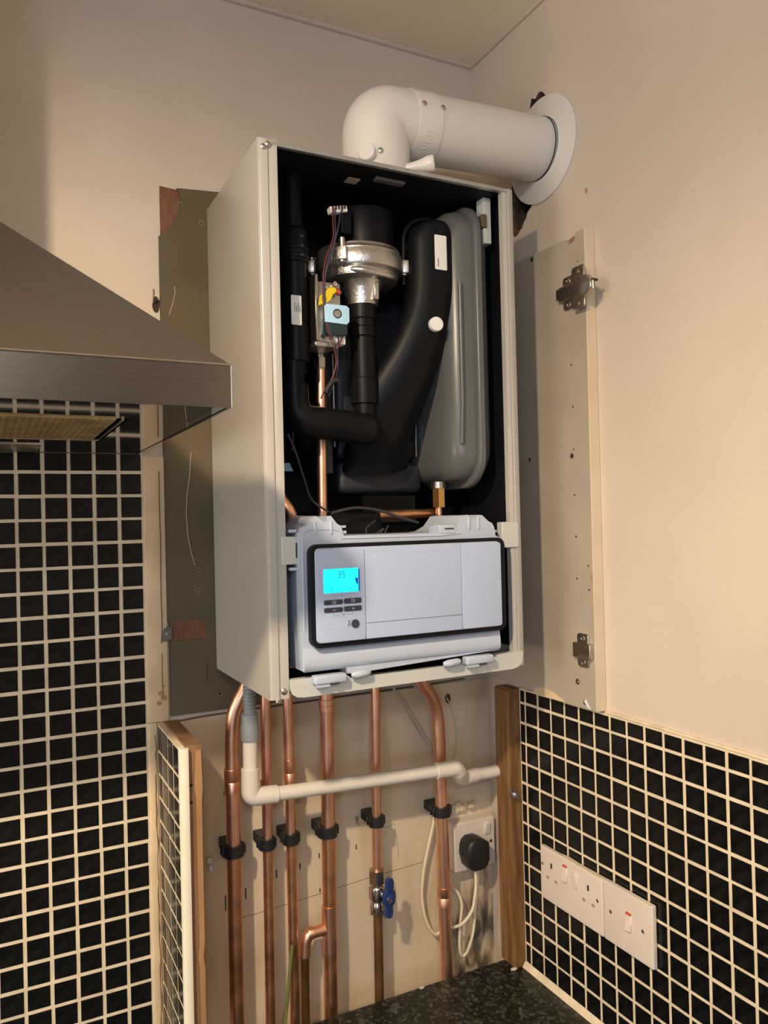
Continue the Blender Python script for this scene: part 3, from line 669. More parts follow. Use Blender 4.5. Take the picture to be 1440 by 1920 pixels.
    bm = new(); box(bm, .4305, .4325, -.137, -.133, 1.66, 1.80); obj('rail_edge', bm, m_railm, b)
    obj('ceiling_connector', box(new(), .4610, .5080, -.238, -.226, BT - .0115, BT - .0068, .001, 1), m_zinc_dark, b)
    obj('ceiling_label', box(new(), .4270, .4460, -.218, -.200, BT - .0080, BT - .0068, .0004, 1), m_mdf, b)
    # glimpses of the back plate and bright clips
    obj('back_clip', box(new(), .392, .404, -.028, -.02, 1.71, 1.722, .001, 1), m_lip, b)
    bm = new(); prism(bm, [(.371, 1.640), (.386, 1.641), (.392, 1.628), (.374, 1.628)], 'Y', -.06, -.062); obj('bright_tab', bm, m_solplate, b)
    obj('back_plate', box(new(), .53, .63, -.024, -.015, 1.36, 1.590, .001, 1), m_board, b)
    obj('hydraulic_block', box(new(), .33, .50, -.16, -.03, 1.48, 1.562, .012), m_blackp, b)
    obj('hydraulic_block', box(new(), .46, .60, -.115, -.03, 1.50, 1.545, .01), m_dark, b)
    bm = new(); tube(bm, fillet([(.50, -.14, 1.556), (.60, -.138, 1.557), (.612, -.12, 1.557)], .01), .0075, 14); obj('inner_copper_pipe', bm, m_copper_old, b)
    bm = new(); tube(bm, spline([(.318, -.18, 1.62), (.325, -.185, 1.585), (.339, -.19, 1.56), (.345, -.17, 1.535)], 6), .0085, 14); obj('inner_copper_pipe', bm, m_copper, b)
    bm = new(); tube(bm, [(.345, -.18, 1.556), (.372, -.18, 1.5545)], .0022, 8); obj('rod', bm, m_chrome, b)
    bm = new(); tube(bm, [(.516, -.10, 1.47), (.516, -.10, 1.545)], .005, 10); obj('inner_stub', bm, m_brass, b)
    # wiring
    def wire(pts, r, m, nm='wire'): obj(nm, tube(new(), spline(pts, 6), r, 8), m, b)
    wire([(.4065, -.207, 1.990), (.4035, -.213, 1.968), (.4020, -.216, 1.945), (.3900, -.218, 1.915), (.3845, -.219, 1.890), (.3840, -.2185, 1.855), (.3855, -.222, 1.825), (.393, -.221, 1.80), (.401, -.218, 1.775), (.402, -.205, 1.745)], .0011, m_wire_red)
    wire([(.4100, -.207, 1.991), (.4065, -.214, 1.968), (.4045, -.217, 1.945), (.3935, -.219, 1.915), (.3870, -.220, 1.890), (.3850, -.2205, 1.855), (.3875, -.222, 1.825), (.396, -.222, 1.80), (.404, -.218, 1.775), (.406, -.205, 1.745)], .0010, m_wire_blue)
    wire([(.4220, -.207, 1.995), (.4150, -.213, 1.980), (.4085, -.217, 1.955), (.3965, -.219, 1.918), (.3885, -.220, 1.895), (.3850, -.2195, 1.858), (.3870, -.223, 1.825)], .0010, m_wire_blue)
    wire([(.415, -.2125, 1.812), (.411, -.216, 1.803), (.404, -.218, 1.788), (.403, -.216, 1.77), (.398, -.212, 1.75), (.389, -.21, 1.735), (.382, -.205, 1.72)], .0012, m_wire_red)
    wire([(.4055, -.2125, 1.812), (.407, -.215, 1.803), (.403, -.219, 1.79), (.405, -.215, 1.765), (.403, -.205, 1.745), (.396, -.20, 1.725)], .0011, m_wire_blue)
    wire([(.385, -.215, 1.727), (.395, -.213, 1.742), (.406, -.210, 1.747)], .0028, m_ink, 'wire_sleeve')
    wire([(.334, -.20, 1.67), (.345, -.20, 1.645), (.36, -.19, 1.61), (.375, -.18, 1.58), (.40, -.18, 1.562)], .0016, m_ink)
    wire([(.40, -.19, 1.560), (.44, -.185, 1.567), (.48, -.18, 1.563), (.515, -.18, 1.552), (.55, -.175, 1.543)], .0022, m_ink)
    wire([(.47, -.19, 1.548), (.452, -.195, 1.535), (.462, -.198, 1.521), (.480, -.198, 1.536), (.466, -.196, 1.526), (.474, -.196, 1.516), (.489, -.194, 1.54)], .0011, m_ink)
    wire([(.3905, -.06, 1.75), (.394, -.06, 1.70), (.392, -.06, 1.66)], .0011, m_lip)
    wire([(.335, -.225, 1.46), (.325, -.23, 1.42), (.334, -.225, 1.385), (.322, -.22, 1.36)], .004, m_ink)
    obj('side_hose', tube(new(), spline([(.318, -.20, 1.40), (.320, -.205, 1.37), (.316, -.20, 1.335)], 6), .010, 14), m_anthr, b)
    # ---------------------------------------------------------------- control box (sits in the opening, front proud of the casing)
    yc0 = -.270
    out = [(.3220, 1.3560), (.3195, 1.420), (.3195, 1.532), (.3225, 1.5400), (.3285, 1.5435), (.3335, 1.5450), (.3400, 1.5540), (.3445, 1.5560), (.3520, 1.5500), (.3545, 1.5480), (.3600, 1.5480), (.3605, 1.5555), (.3660, 1.5555), (.3745, 1.5450), (.3800, 1.5420), (.3830, 1.5330), (.3840, 1.5290), (.5310, 1.5285), (.5440, 1.5300), (.5590, 1.5370), (.5650, 1.5440), (.5715, 1.5520), (.5790, 1.5530), (.5830, 1.5470), (.5930, 1.5470), (.5960, 1.5525), (.6035, 1.5520), (.6140, 1.5430), (.6205, 1.5400), (.6240, 1.5340), (.6260, 1.5220), (.6330, 1.5180), (.6335, 1.44), (.6335, 1.3905), (.6290, 1.3880), (.6285, 1.3565), (.6200, 1.3550), (.50, 1.3500), (.42, 1.3470), (.3850, 1.3465), (.3830, 1.3555), (.370, 1.3560), (.335, 1.3560)]
    bm = new(); prism(bm, out, 'Y', -.175, yc0); cb = obj('control_box', bm, m_plastic, b, 30)
    # thin raised outline and lower bulge of the tray
    bm = new(); tube(bm, [(.3252, yc0 - .0004, 1.408), (.3250, yc0 - .0004, 1.528), (.3275, yc0 - .0004, 1.5352), (.334, yc0 - .0004, 1.5385), (.370, yc0 - .0004, 1.5380), (.3775, yc0 - .0004, 1.5345), (.380, yc0 - .0004, 1.5255), (.5335, yc0 - .0004, 1.5245), (.5660, yc0 - .0004, 1.5270)], .0009, 6); obj('tray_moulding', bm, m_plastic, cb)
    bm = new(); prism(bm, [(yc0 + .002, 1.3860), (yc0 - .0015, 1.3840), (yc0 - .0035, 1.3700), (yc0 - .0040, 1.3640), (yc0 - .0025, 1.3575), (yc0 + .002, 1.3540)], 'X', .3235, .6280); obj('tray_apron', bm, m_plastic, cb, 60)
    for xa, xb in ((.5310, .5580),):
        bm = new(); box(bm, xa, xb, yc0 - .001, -.24, 1.527, 1.5395, .001, 1); tb = obj('clip_tab', bm, m_plastic, cb)
        obj('tab_slot', box(new(), xa + .008, xb - .004, yc0 - .0016, -.268, 1.5330, 1.5350), m_hole, cb)
    for xa in (.3415, .3640, .5785, .5945):
        obj('tab_rib', box(new(), xa, xa + .0030, yc0 - .002, yc0 + .002, 1.5315, 1.5485, .0006, 1), m_plastic, cb)
    for xa, za, w in ((.383, 1.5315, .007), (.6255, 1.526, .006), (.3095, 1.535, .010), (.3095, 1.486, .010)):
        obj('latch', box(new(), xa, xa + w, -.266, -.256, za, za + .004, .0006, 1), m_plastic, cb)
    bm = new(); box(bm, .383, .3855, -.266, -.256, 1.5255, 1.5335); box(bm, .383, .389, -.266, -.256, 1.5395, 1.5425); obj('latch_hook', bm, m_plastic, cb)
    # hinge blocks under the tray
    for xa, xb, za, dz in ((.3350, .3800, 1.3500, .0), (.5660, .6120, 1.3515, .0015)):
        bm = new(); t = bmesh.new(); box(t, xa, xb, -.2795, -.264, za - .012, za - .0005, .0025, 3); join(bm, t); hb = obj('hinge_block', bm, m_plastic, cb)
        obj('hinge_foot', box(new(), xa + .004, xa + .022, -.277, -.268, za - .0165, za - .011, .0008, 1), m_plastic, cb)
        obj('hinge_gap', box(new(), xa + .024, xa + .034, -.2785, -.270, za - .0140, za - .0118), m_hole, cb)
    for xa, za in ((.3890, 1.3445), (.5310, 1.3440)):
        bm = new(); tube(bm, [(xa, -.272, za), (xa + .006, -.274, za + .0005), (xa + .022, -.274, za + .0015), (xa + .027, -.272, za + .002)], [.003, .0052, .0052, .003], 12); obj('hinge_knuckle', bm, m_plastic, cb)
    # gasket and fascia
    bm = new(); g0 = rrect(.3308, .6335, 1.3853, 1.5190, .012, 5); g1 = rrect(.3385, .6255, 1.3925, 1.5125, .007, 5); ring_prism(bm, g0, g1, 'Y', yc0 + .004, yc0 - .0115); obj('gasket', bm, m_rubber, cb, 40)
    yf = -.2870
    bm = new(); slab(bm, rrect(.3370, .6235, 1.3915, 1.5140, .006, 5), 'Y', yc0, yf + .0035, .002); obj('fascia_back', bm, m_plastic, cb)
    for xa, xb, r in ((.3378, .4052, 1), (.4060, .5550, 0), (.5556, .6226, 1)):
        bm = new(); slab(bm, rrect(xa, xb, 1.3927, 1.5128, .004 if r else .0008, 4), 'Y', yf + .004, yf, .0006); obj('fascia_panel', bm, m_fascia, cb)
    # engraved lines
    obj('fascia_seam', box(new(), .4060, .5550, yf - .00015, yf + .0006, 1.4132, 1.4138), m_ink, cb)
    m_faint = mat('faint_seam', (.50, .48, .50), .5)
    obj('fascia_seam', box(new(), .5560, .6222, yf - .00012, yf + .0006, 1.4140, 1.4144), m_faint, cb)
    obj('fascia_seam', box(new(), .3382, .4050, yf - .00012, yf + .0006, 1.4100, 1.4104), m_faint, cb)
    obj('fascia_seam', box(new(), .3382, .4050, yf - .00012, yf + .0006, 1.5060, 1.5064), m_faint, cb)
    bm = new(); tube(bm, spline([(.4060, yf, 1.5075), (.43, yf, 1.5080), (.47, yf, 1.5040), (.51, yf, 1.5035), (.54, yf, 1.5078), (.5550, yf, 1.5090)], 5), .00025, 5); obj('fascia_seam', bm, m_faint, cb)
    # display
    bm = new(); slab(bm, rrect(.3462, .3972, 1.4560, 1.4870, .0012, 2), 'Y', yf + .001, yf - .0003, .0002); lcd = obj('display', bm, m_lcd, cb)
    yl = yf - .0005
    obj('display_edge', box(new(), .3957, .3974, yl, yf, 1.4565, 1.4858), m_lcdedge, cb)
    seg = {'a': (0, .0076, .0040, .0086), 'g': (0, .0038, .0040, .0048), 'd': (0, 0, .0040, .0010), 'b': (.0032, .0043, .0042, .0086), 'c': (.0032, 0, .0042, .0043), 'f': (0, .0043, .0010, .0086)}
    for dx, on in ((.3662, 'abgcd'), (.3724, 'afgcd')):      # the digits 3 and 5
        bm = new()
        for k_ in on:
            u0, v0, u1, v1 = seg[k_]; box(bm, dx + u0, dx + u1, yl - .0002, yf, 1.4750 + v0, 1.4750 + v1)
        obj('display_digit', bm, m_lcdink, cb)
    for xa, xb, za, zb in ((.3470, .3950, 1.4640, 1.4643), (.3716, .3719, 1.4575, 1.4640)):
        obj('display_rule', box(new(), xa, xb, yl, yf, za, zb), m_lcdink, cb)
    for xa in (.3580, .3830):
        bm = new(); ring_prism(bm, rrect(xa - .0012, xa + .0012, 1.4588, 1.4622, .0005, 2), rrect(xa - .0007, xa + .0007, 1.4594, 1.4616, .0003, 2), 'Y', yf, yl); obj('display_icon', bm, m_lcdink, cb)
    bm = new(); prism(bm, [(.3905, 1.4735), (.3948, 1.4740), (.3948, 1.4660), (.3932, 1.4660)], 'Y', yf, yl); obj('display_bar', bm, m_lcdedge, cb)
    # buttons
    for xa, xb, za, zb in ((.3462, .3722, 1.4412, 1.4472), (.3742, .3990, 1.4412, 1.4478), (.3462, .3722, 1.4312, 1.4372), (.3742, .3990, 1.4312, 1.4376)):
        bm = new(); slab(bm, rrect(xa, xb, za, zb, .0016, 3), 'Y', yf + .001, yf - .0016, .0006); obj('button', bm, m_button, cb)
    yb = yf - .0019
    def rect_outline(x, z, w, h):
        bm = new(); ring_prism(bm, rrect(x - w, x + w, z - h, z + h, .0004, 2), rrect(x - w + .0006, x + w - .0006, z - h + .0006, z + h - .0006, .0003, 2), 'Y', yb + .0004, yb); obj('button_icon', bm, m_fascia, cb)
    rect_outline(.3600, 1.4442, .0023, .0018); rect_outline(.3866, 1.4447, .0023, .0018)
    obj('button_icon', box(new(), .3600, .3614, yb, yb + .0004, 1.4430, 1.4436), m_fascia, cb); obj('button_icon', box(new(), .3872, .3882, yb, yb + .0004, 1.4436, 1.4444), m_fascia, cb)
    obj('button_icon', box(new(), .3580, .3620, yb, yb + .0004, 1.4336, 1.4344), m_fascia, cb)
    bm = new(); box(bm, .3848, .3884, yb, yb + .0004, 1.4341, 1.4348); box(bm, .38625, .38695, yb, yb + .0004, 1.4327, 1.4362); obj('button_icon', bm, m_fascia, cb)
    m_print = mat('grey_print', (.16, .16, .18), .5)
    ink = new(); yi = yf - .0002
    for xa, xb, za, zb in ((.3590, .3594, 1.4265, 1.4305), (.3590, .3680, 1.4263, 1.4267), (.3862, .3866, 1.4270, 1.4308), (.3770, .3866, 1.4270, 1.4274), (.3590, .3690, 1.4525, 1.4528), (.3760, .3855, 1.4530, 1.4533), (.3716, .3724, 1.4514, 1.4545)):
        box(ink, xa, xb, yi, yf, za, zb)
    prism(ink, [(.3704, 1.4285), (.3712, 1.4293), (.3720, 1.4285), (.3712, 1.4277)], 'Y', yi, yf); prism(ink, [(.3722, 1.4250), (.3730, 1.4246), (.3748, 1.4284), (.3740, 1.4289)], 'Y', yi, yf)
    # chimney-sweep figure beside the round key: two triangles meeting with a head
    prism(ink, [(.3788, 1.4112), (.3800, 1.4112), (.3812, 1.4150), (.3806, 1.4165)], 'Y', yi, yf); prism(ink, [(.3824, 1.4115), (.3836, 1.4115), (.3818, 1.4165), (.3810, 1.4150)], 'Y', yi, yf)
    prism(ink, [(.3790, 1.4196), (.3794, 1.4200), (.3812, 1.4172), (.3808, 1.4168)], 'Y', yi, yf); prism(ink, [(.3830, 1.4198), (.3834, 1.4194), (.3816, 1.4168), (.3812, 1.4172)], 'Y', yi, yf)
    prism(ink, [(.3812 + .0010 * math.cos(i), 1.4178 + .0011 * math.sin(i)) for i in [j * math.pi / 4 for j in range(8)]], 'Y', yi, yf)
    obj('fascia_print', ink, m_print, cb)
    bm = new(); lathe(bm, [(.0056, 0), (.0056, .0012), (.0050, .0020), (.0001, .0022)], (.3897, yf, 1.4143), (0, -1, 0), 28); obj('service_key', bm, m_button, cb)
    return b
build_boiler()

# ------------------------------------------------------------------ flue
def build_flue():
    fx, fy, r = .4835, -.195, .0497; z0, z1 = 2.1365, 2.1505   # falls slightly back towards the boiler
    za = lambda x: z0 + (x - fx) * (z1 - z0) / (XR - fx)
    ax = Vector((1, 0, (z1 - z0) / (XR - fx))).normalized()
    f = thing('flue_pipe', (fx, fy, BT), 'white flue elbow rising from the boiler top and running into the right wall', 'flue')
    bm = new(); tube(bm, fillet([(fx, fy, BT - .001), (fx, fy, z0), (.540, fy, za(.540))], .052, 14), r, 48); el = obj('elbow', bm, m_flue, f, 60)
    bm = new(); lathe(bm, [(r * .9, 0), (r + .0012, .0), (r + .0016, .002), (r + .0016, .039), (r + .0004, .0405), (r * .9, .0405)], (.531, fy, za(.531)), ax, 56); cl = obj('clamp_collar', bm, m_flue, f)
    bm = new(); lathe(bm, [(r * .8, 0), (r + .0002, 0), (r + .0002, XR - .571 + .05), (r * .8, XR - .571 + .05)], (.571, fy, za(.571)), ax, 56); obj('straight_pipe', bm, m_flue, f)
    bm = new(); lathe(bm, [(r * 1.0, .0), (r * 1.0, -.0065), (.058, -.0045), (.082, -.0030), (.0842, -.0020), (.0845, -.0008), (.0845, .0)], (XR - .0005, -.2005, 2.148), (1, 0, 0), 64); obj('wall_rosette', bm, m_flue, f)
    bm = new(); lathe(bm, [(r + .0002, 0), (r + .0010, .0003), (r + .0010, .0013), (r + .0002, .0016)], (XR - .0090, fy, za(XR - .009)), ax, 48); obj('seal_line', bm, m_rubber, f)
    def surf(x, ang, rr):   # point on the sloping tube, angle above the horizontal towards the room
        a = math.radians(ang); return Vector((x, fy - rr * math.cos(a), za(x) + rr * math.sin(a))), Vector((0, -math.cos(a), math.sin(a)))
    head = [(.0040, 0), (.0038, .0016), (.0026, .0024), (.0014, .0024), (.0012, .0012), (.0001, .0012)]
    for x, a in ((.538, 12), (.5695, 11)):
        p, nrm = surf(x, a, r + .0014); bm = new(); lathe(bm, head, p, nrm, 16); obj('screw', bm, m_zinc, cl)
    a = math.radians(-20); p = Vector((fx + (r + .0002) * math.sin(a), fy - (r + .0002) * math.cos(a), 2.0690)); bm = new(); lathe(bm, head, p, (math.sin(a), -math.cos(a), 0), 16); obj('screw', bm, m_zinc, el)
    # measuring ports
    a = math.radians(-44); d = Vector((math.sin(a), -math.cos(a), 0)); p = Vector((fx + .004, fy, 2.0655)) + d * (r - .002)
    bm = new(); lathe(bm, [(.0095, -.010), (.0095, .0035), (.0120, .004), (.0125, .006), (.0125, .0115), (.0115, .013), (.0001, .0132)], p, d, 32); obj('test_port_cap', bm, m_flue, f)
    bm = new(); lathe(bm, [(.0065, 0), (.0078, .020), (.0105, .032), (.0115, .034), (.0120, .043), (.0108, .045), (.0001, .0455)], (.509, -.231, 2.0545), (.80, -.58, .10), 28); pc = obj('test_port_cap', bm, m_flue, f)
    # raised moulded strokes on the collar
    for x0_, a0, x1_, a1 in ((.543, -30, .559, -30.5), (.544, -36, .556, -36), (.544, -36, .545, -41), (.556, -36, .557, -41), (.543, -47, .558, -46.5), (.545, -52, .556, -55), (.556, -55, .544, -59)):
        bm = new(); tube(bm, [surf(x0_, a0, r + .0016)[0], surf((x0_ + x1_) / 2, (a0 + a1) / 2, r + .0017)[0], surf(x1_, a1, r + .0016)[0]], .0006, 6); obj('moulded_mark', bm, m_flue, cl)
    return f
build_flue()

# ------------------------------------------------------------------ copper pipes
YP = -.045; ZLO = .62
def pipe(pts, rad, label, m=None, bend=.03, couplings=(), extra=None, lower=None):
    """pts top-down; lower=(z, material) switches to older copper below"""
    o = thing('copper_pipe', (pts[-1][0], pts[-1][1], pts[-1][2]), label, 'pipe', 'copper pipes under the boiler')
    path = (spline(pts[:-1], 6) + [Vector(pts[-1])]) if bend == 'spline' else fillet(pts, bend) if len(pts) > 2 else [Vector(p) for p in pts]
    if lower:
        zc, ml = lower; a = [p for p in path if p.z > zc]; c = [p for p in path if p.z <= zc]
        p0, p1 = a[-1], c[0]; t = (p0.z - zc) / (p0.z - p1.z); mid = p0.lerp(p1, t)
        obj('tube', tube(new(), a + [mid], rad, 20), m or m_copper, o); obj('lower_tube', tube(new(), [mid] + c, rad * .997, 20), ml, o)
    else: obj('tube', tube(new(), path, rad, 20), m or m_copper, o)
    for z0, z1, x in couplings:
        bm = new(); lathe(bm, [(rad * .98, 0), (rad + .0013, .0006), (rad + .0013, (z1 - z0) * .47), (rad + .0006, (z1 - z0) * .5), (rad + .0013, (z1 - z0) * .53), (rad + .0013, z1 - z0 - .0006), (rad * .98, z1 - z0)], (x, YP, z0), (0, 0, 1), 24); obj('solder_coupling', bm, m or m_copper, o)
    return o
R22, R15 = .0108, .0076
pipe([(.3232, -.053, 1.340), (.3215, -.053, 1.3230), (.3130, -.050, 1.3010), (.3010, -.048, 1.2780), (.2925, -.0455, 1.2540), (.2895, YP, 1.220), (.2890, YP, 1.19), (.288, YP, ZLO)], R22, 'thick copper pipe furthest left, bent over at the top beside the grey hose', bend='spline', couplings=[(1.138, 1.176, .2886)], lower=(1.050, m_copper_old))
pipe([(.344, YP, 1.345), (.340, YP, ZLO)], R15, 'thin copper pipe just right of the white waste pipe elbow', couplings=[(1.128, 1.150, .3420)], lower=(1.048, m_copper_old))
pipe([(.380, YP, 1.345), (.381, YP, ZLO)], R15, 'thin copper pipe with a tall coupling above the white waste pipe, third from the left', couplings=[(1.133, 1.176, .3805)], lower=(1.045, m_copper_old))
p4 = pipe([(.4465, YP, 1.345), (.441, YP, ZLO)], R22, 'thick copper pipe with a side branch low down, centre of the row', couplings=[(1.243, 1.262, .4455)], lower=(1.050, m_copper_old))
bm = new(); lathe(bm, [(R22 * .98, 0), (R22 + .0012, .0006), (R22 + .0012, .0744), (R22 * .98, .075)], (.4425, YP, .857), (0, 0, 1), 24); te = obj('tee', bm, m_copper, p4)
bm = new(); tube(bm, fillet([(.4425, YP, .8955), (.4015, YP, .8955), (.3995, YP, .862)], .016, 8), .0092, 20); obj('tee_elbow', bm, m_copper, p4)
bm = new(); tube(bm, [(.3995, YP, .868), (.3970, YP, ZLO)], .0066, 16); obj('branch_tube', bm, m_brown, p4)
bm = new(); lathe(bm, [(.0092, 0), (.0098, .0006), (.0098, .010), (.0092, .011)], (.4150, YP, .8955), (-1, 0, 0), 20); obj('solder_coupling', bm, m_copper, p4)
p5 = pipe([(.5355, YP, 1.345), (.5290, YP, .965)], R15, 'thin copper pipe leading down into the blue-handled valve')
bm = new(); tube(bm, [(.5290, YP, .900), (.5275, YP, ZLO)], .0076, 18)
tag(obj('copper_pipe', bm, m_brown), 'dark brown tarnished pipe below the blue-handled valve', 'pipe', 'copper pipes under the boiler')
p6 = pipe([(.606, -.056, 1.320), (.6105, -.054, 1.2900), (.6230, -.050, 1.2640), (.6420, -.047, 1.2390), (.6525, YP, 1.2080), (.6545, YP, 1.170), (.6548, YP, 1.15), (.660, YP, ZLO)], R22, 'thick copper pipe furthest right, kinked at the top, in front of the plug socket', bend='spline', couplings=[(.878, .912, .6574)])

# isolating valve
v = thing('isolating_valve', (.529, YP, .896), 'nickel-plated ball valve with blue butterfly handle on the gas pipe', 'valve')
vx = .5287
bm = new(); lathe(bm, [(.0085, .902), (.0120, .9035), (.0126, .9085), (.0115, .9150), (.0102, .9175), (.0102, .9200), (.0135, .9225), (.0142, .9255), (.0142, .9410), (.0130, .9440), (.0105, .9455), (.0105, .9490)], (vx, YP, 0), (0, 0, 1), 32); vb_ = obj('body', bm, m_chrome, v)
bm = new(); cyl(bm, (vx, YP, .949), (vx, YP, .9695), .0136, n=6); obj('upper_nut', bm, m_zinc, v)
bm = new(); cyl(bm, (vx, YP, .898), (vx, YP, .9115), .0128, n=6); obj('lower_nut', bm, m_zinc, v)
bm = new(); cyl(bm, (vx + .004, YP - .010, .9325), (vx + .006, YP - .034, .9325), .005, n=16); obj('stem', bm, m_chrome, v)
hd = new(); hy = YP - .028
def hp(x, z, d): return (x, hy - d, z)
t = bmesh.new(); prism(t, [(-.0055, -.029), (.000, -.0315), (.0050, -.030), (.0068, -.022), (.0058, -.013), (.0105, -.008), (.0118, 0), (.0105, .008), (.0058, .013), (.0068, .024), (.0040, .031), (-.001, .0325), (-.0065, .030), (-.0070, .020), (-.0060, .013), (-.0108, .008), (-.0118, 0), (-.0108, -.008), (-.0060, -.013), (-.0068, -.020)], 'Y', .003, -.004)
join(hd, t, Matrix.Translation((vx + .0075, hy, .9325)) @ Matrix.Rotation(math.radians(16), 4, 'Z') @ Matrix.Rotation(math.radians(4), 4, 'Y'))
lathe(hd, [(.0095, -.010), (.0095, .004), (.0085, .0065), (.0001, .0068)], (vx + .0070, hy, .9325), (-.27, -1, 0), 24)
obj('handle', hd, m_blue, v)
bm = new(); cyl(bm, (vx + .0055, hy - .0060, .9325), (vx + .0045, hy - .0105, .9325), .0042, n=6); obj('handle_nut', bm, m_zinc, v)

# clips
def clip(x, z, r, label):
    c = thing('pipe_clip', (x, -.010, z - .009), label, 'pipe clip', 'black plastic pipe clips')
    h = .0085; R = r + .0048
    bm = new(); ang = [math.radians(a) for a in range(-155, 156, 15)]
    outp = [(x + R * math.sin(a), YP - R * math.cos(a)) for a in ang]; inn = [(x + (r + .0006) * math.sin(a), YP - (r + .0006) * math.cos(a)) for a in ang]
    V = [[bm.verts.new((p[0], p[1], zz)) for p in lp] for lp, zz in ((outp, z - h), (outp, z + h), (inn, z + h), (inn, z - h))]
    n = len(ang)
    for i in range(n - 1):
        for a in range(4): bm.faces.new((V[a][i], V[a][i + 1], V[(a + 1) % 4][i + 1], V[(a + 1) % 4][i]))
    bm.faces.new([V[a][0] for a in range(4)]); bm.faces.new([V[a][-1] for a in range(4)][::-1])
    obj('strap', bm, m_clip, c)
    yb = YP + r + .001
    bm = new(); box(bm, x - R * .80, x + R * .75, -.0035, yb - .0015, z - h * .95, z + h * .95, .0012, 1); obj('base_block', bm, m_clip, c)
    for k in (-1, 1): obj('catch_tooth', box(new(), x - R * 1.18, x - R * .80, YP + r * .3 + k * .0045 - .0018, YP + r * .3 + k * .0045 + .0018, z - h * .8, z + h * .9, .0007, 1), m_clip, c)
    obj('catch', box(new(), x + R * .86, x + R * 1.18, YP - .004, YP + .004, z - h * .85, z + h * .85, .0008, 1), m_clip, c)
clip(.2884, 1.0530, R22, 'black pipe clip furthest left, on the thick bent pipe')
clip(.3412, 1.0520, R15, 'small black pipe clip on the thin pipe second from the left')
clip(.3804, 1.0520, R15, 'small black pipe clip on the third pipe from the left')
clip(.4428, 1.0510, R22, 'large black pipe clip on the central thick copper pipe')
clip(.5305, 1.0500, R15, 'small black pipe clip above the blue-handled valve')
clip(.6562, 1.0430, R22, 'large black pipe clip furthest right, above the plug socket')

# condensate waste
w = thing('waste_pipe', (.305, -.085, 1.13), 'white plastic condensate waste pipe running sideways across the copper pipes', 'pipe')
YC = -.088
bm = new(); prof = [(.0085, 1.265)]
for i in range(13): prof += [(.0098, 1.266 + i * .0055), (.0098, 1.2685 + i * .0055), (.0086, 1.2695 + i * .0055), (.0086, 1.2708 + i * .0055)]
lathe(bm, prof, (.3058, YC, 0), (0, 0, 1), 24); obj('ribbed_hose', bm, m_greyp, w)
bm = new(); lathe(bm, [(.0105, 1.227), (.0133, 1.2275), (.0133, 1.2500), (.0120, 1.2525), (.0120, 1.266), (.0105, 1.267)], (.3050, YC, 0), (0, 0, 1), 28); obj('hose_coupling', bm, m_greyp, w)
bm = new(); tube(bm, [(.3048, YC, 1.229), (.3040, YC, 1.150)], .0108, 24); obj('upright_tube', bm, m_pvc, w)
bm = new(); tube(bm, fillet([(.3042, YC, 1.185), (.3035, YC, 1.1430), (.3440, YC, 1.1405)], .010, 8), .0134, 28); obj('elbow', bm, m_pvc, w)
bm = new(); tube(bm, [(.340, YC, 1.1408), (.640, YC, 1.1280)], .0108, 24); obj('sloping_tube', bm, m_pvc, w)
bm = new(); tube(bm, fillet([(.622, YC, 1.1290), (.660, YC, 1.1275), (.6690, -.084, 1.1180)], .010, 7), .0130, 26); obj('elbow', bm, m_pvc, w)
bm = new(); tube(bm, fillet([(.6600, -.086, 1.1245), (.6740, -.078, 1.1110), (.6860, -.068, 1.1000), (.7180, -.0640, 1.1005)], .012, 7), .0122, 26); obj('elbow', bm, m_pvc, w)
bm = new(); tube(bm, [(.712, -.0640, 1.1003), (.760, -.0640, 1.0995)], .0106, 24); obj('end_tube', bm, m_pvc, w)

# thin earth sleeve hanging among the pipes
bm = new(); tube(bm, spline([(.372, -.064, .895), (.3665, -.066, .86), (.3625, -.066, .82), (.357, -.064, .775), (.354, -.062, .70)], 6), .0026, 10)
tag(obj('earth_wire', bm, m_leaf), 'thin green and yellow earth wire hanging in front of the copper pipes', 'wire')

# ------------------------------------------------------------------ tiled stud at left
s = thing('tiled_stud', (.200, -.085, .772), 'rough timber stud with small black tiles on its side and cream edge trim', 'stud')
sb = obj('tile_backing', box(new(), .1875, .1955, -.160, -.006, .772, 1.2480), m_grout, s)
rows = [(ZO - (j + 1) * P - .0055, ZO - j * P - .0055) for j in range(11, 25)]
rows[0] = (rows[0][0], 1.2475)
tile_grid(sb, 'X', .1898, [(-.036, -.007), (-.0745, -.036), (-.113, -.0745), (-.1505, -.113)], rows)
bm = new(); prism(bm, [(.1860, -.152), (.1860, -.163), (.1875, -.1660), (.1935, -.1670), (.1970, -.1655), (.1970, -.160), (.1935, -.160), (.1935, -.152)], 'Z', .772, 1.2505); obj('edge_trim', bm, m_trim, s, 50)
bm = new(); prism(bm, [(.1955, 1.2520), (.2170, 1.2510), (.2175, 1.21), (.2160, 1.195), (.2185, 1.18), (.2160, 1.165), (.2155, .772), (.1955, .772)], 'Y', -.156, -.006); obj('timber', bm, m_stud, s)
bm = new(); prism(bm, [(.2075, 1.2440), (.2150, 1.2440), (.2160, 1.196), (.2145, 1.165), (.2145, .985), (.2125, .968), (.2145, .95), (.2140, .772), (.2075, .772), (.2075, .95), (.2055, .968), (.2075, .985), (.2070, 1.18), (.2050, 1.195)], 'Y', -.1555, -.1600); obj('split_edge', bm, m_studlight, s)
for x, z in ((.2015, 1.198), (.2010, 1.175)):
    bm = new(); lathe(bm, [(.0001, .0004), (.0022, .0004), (.0026, 0)], (x, -.1562, z), (0, -1, 0), 10); obj('nail_hole', bm, m_hole, s)
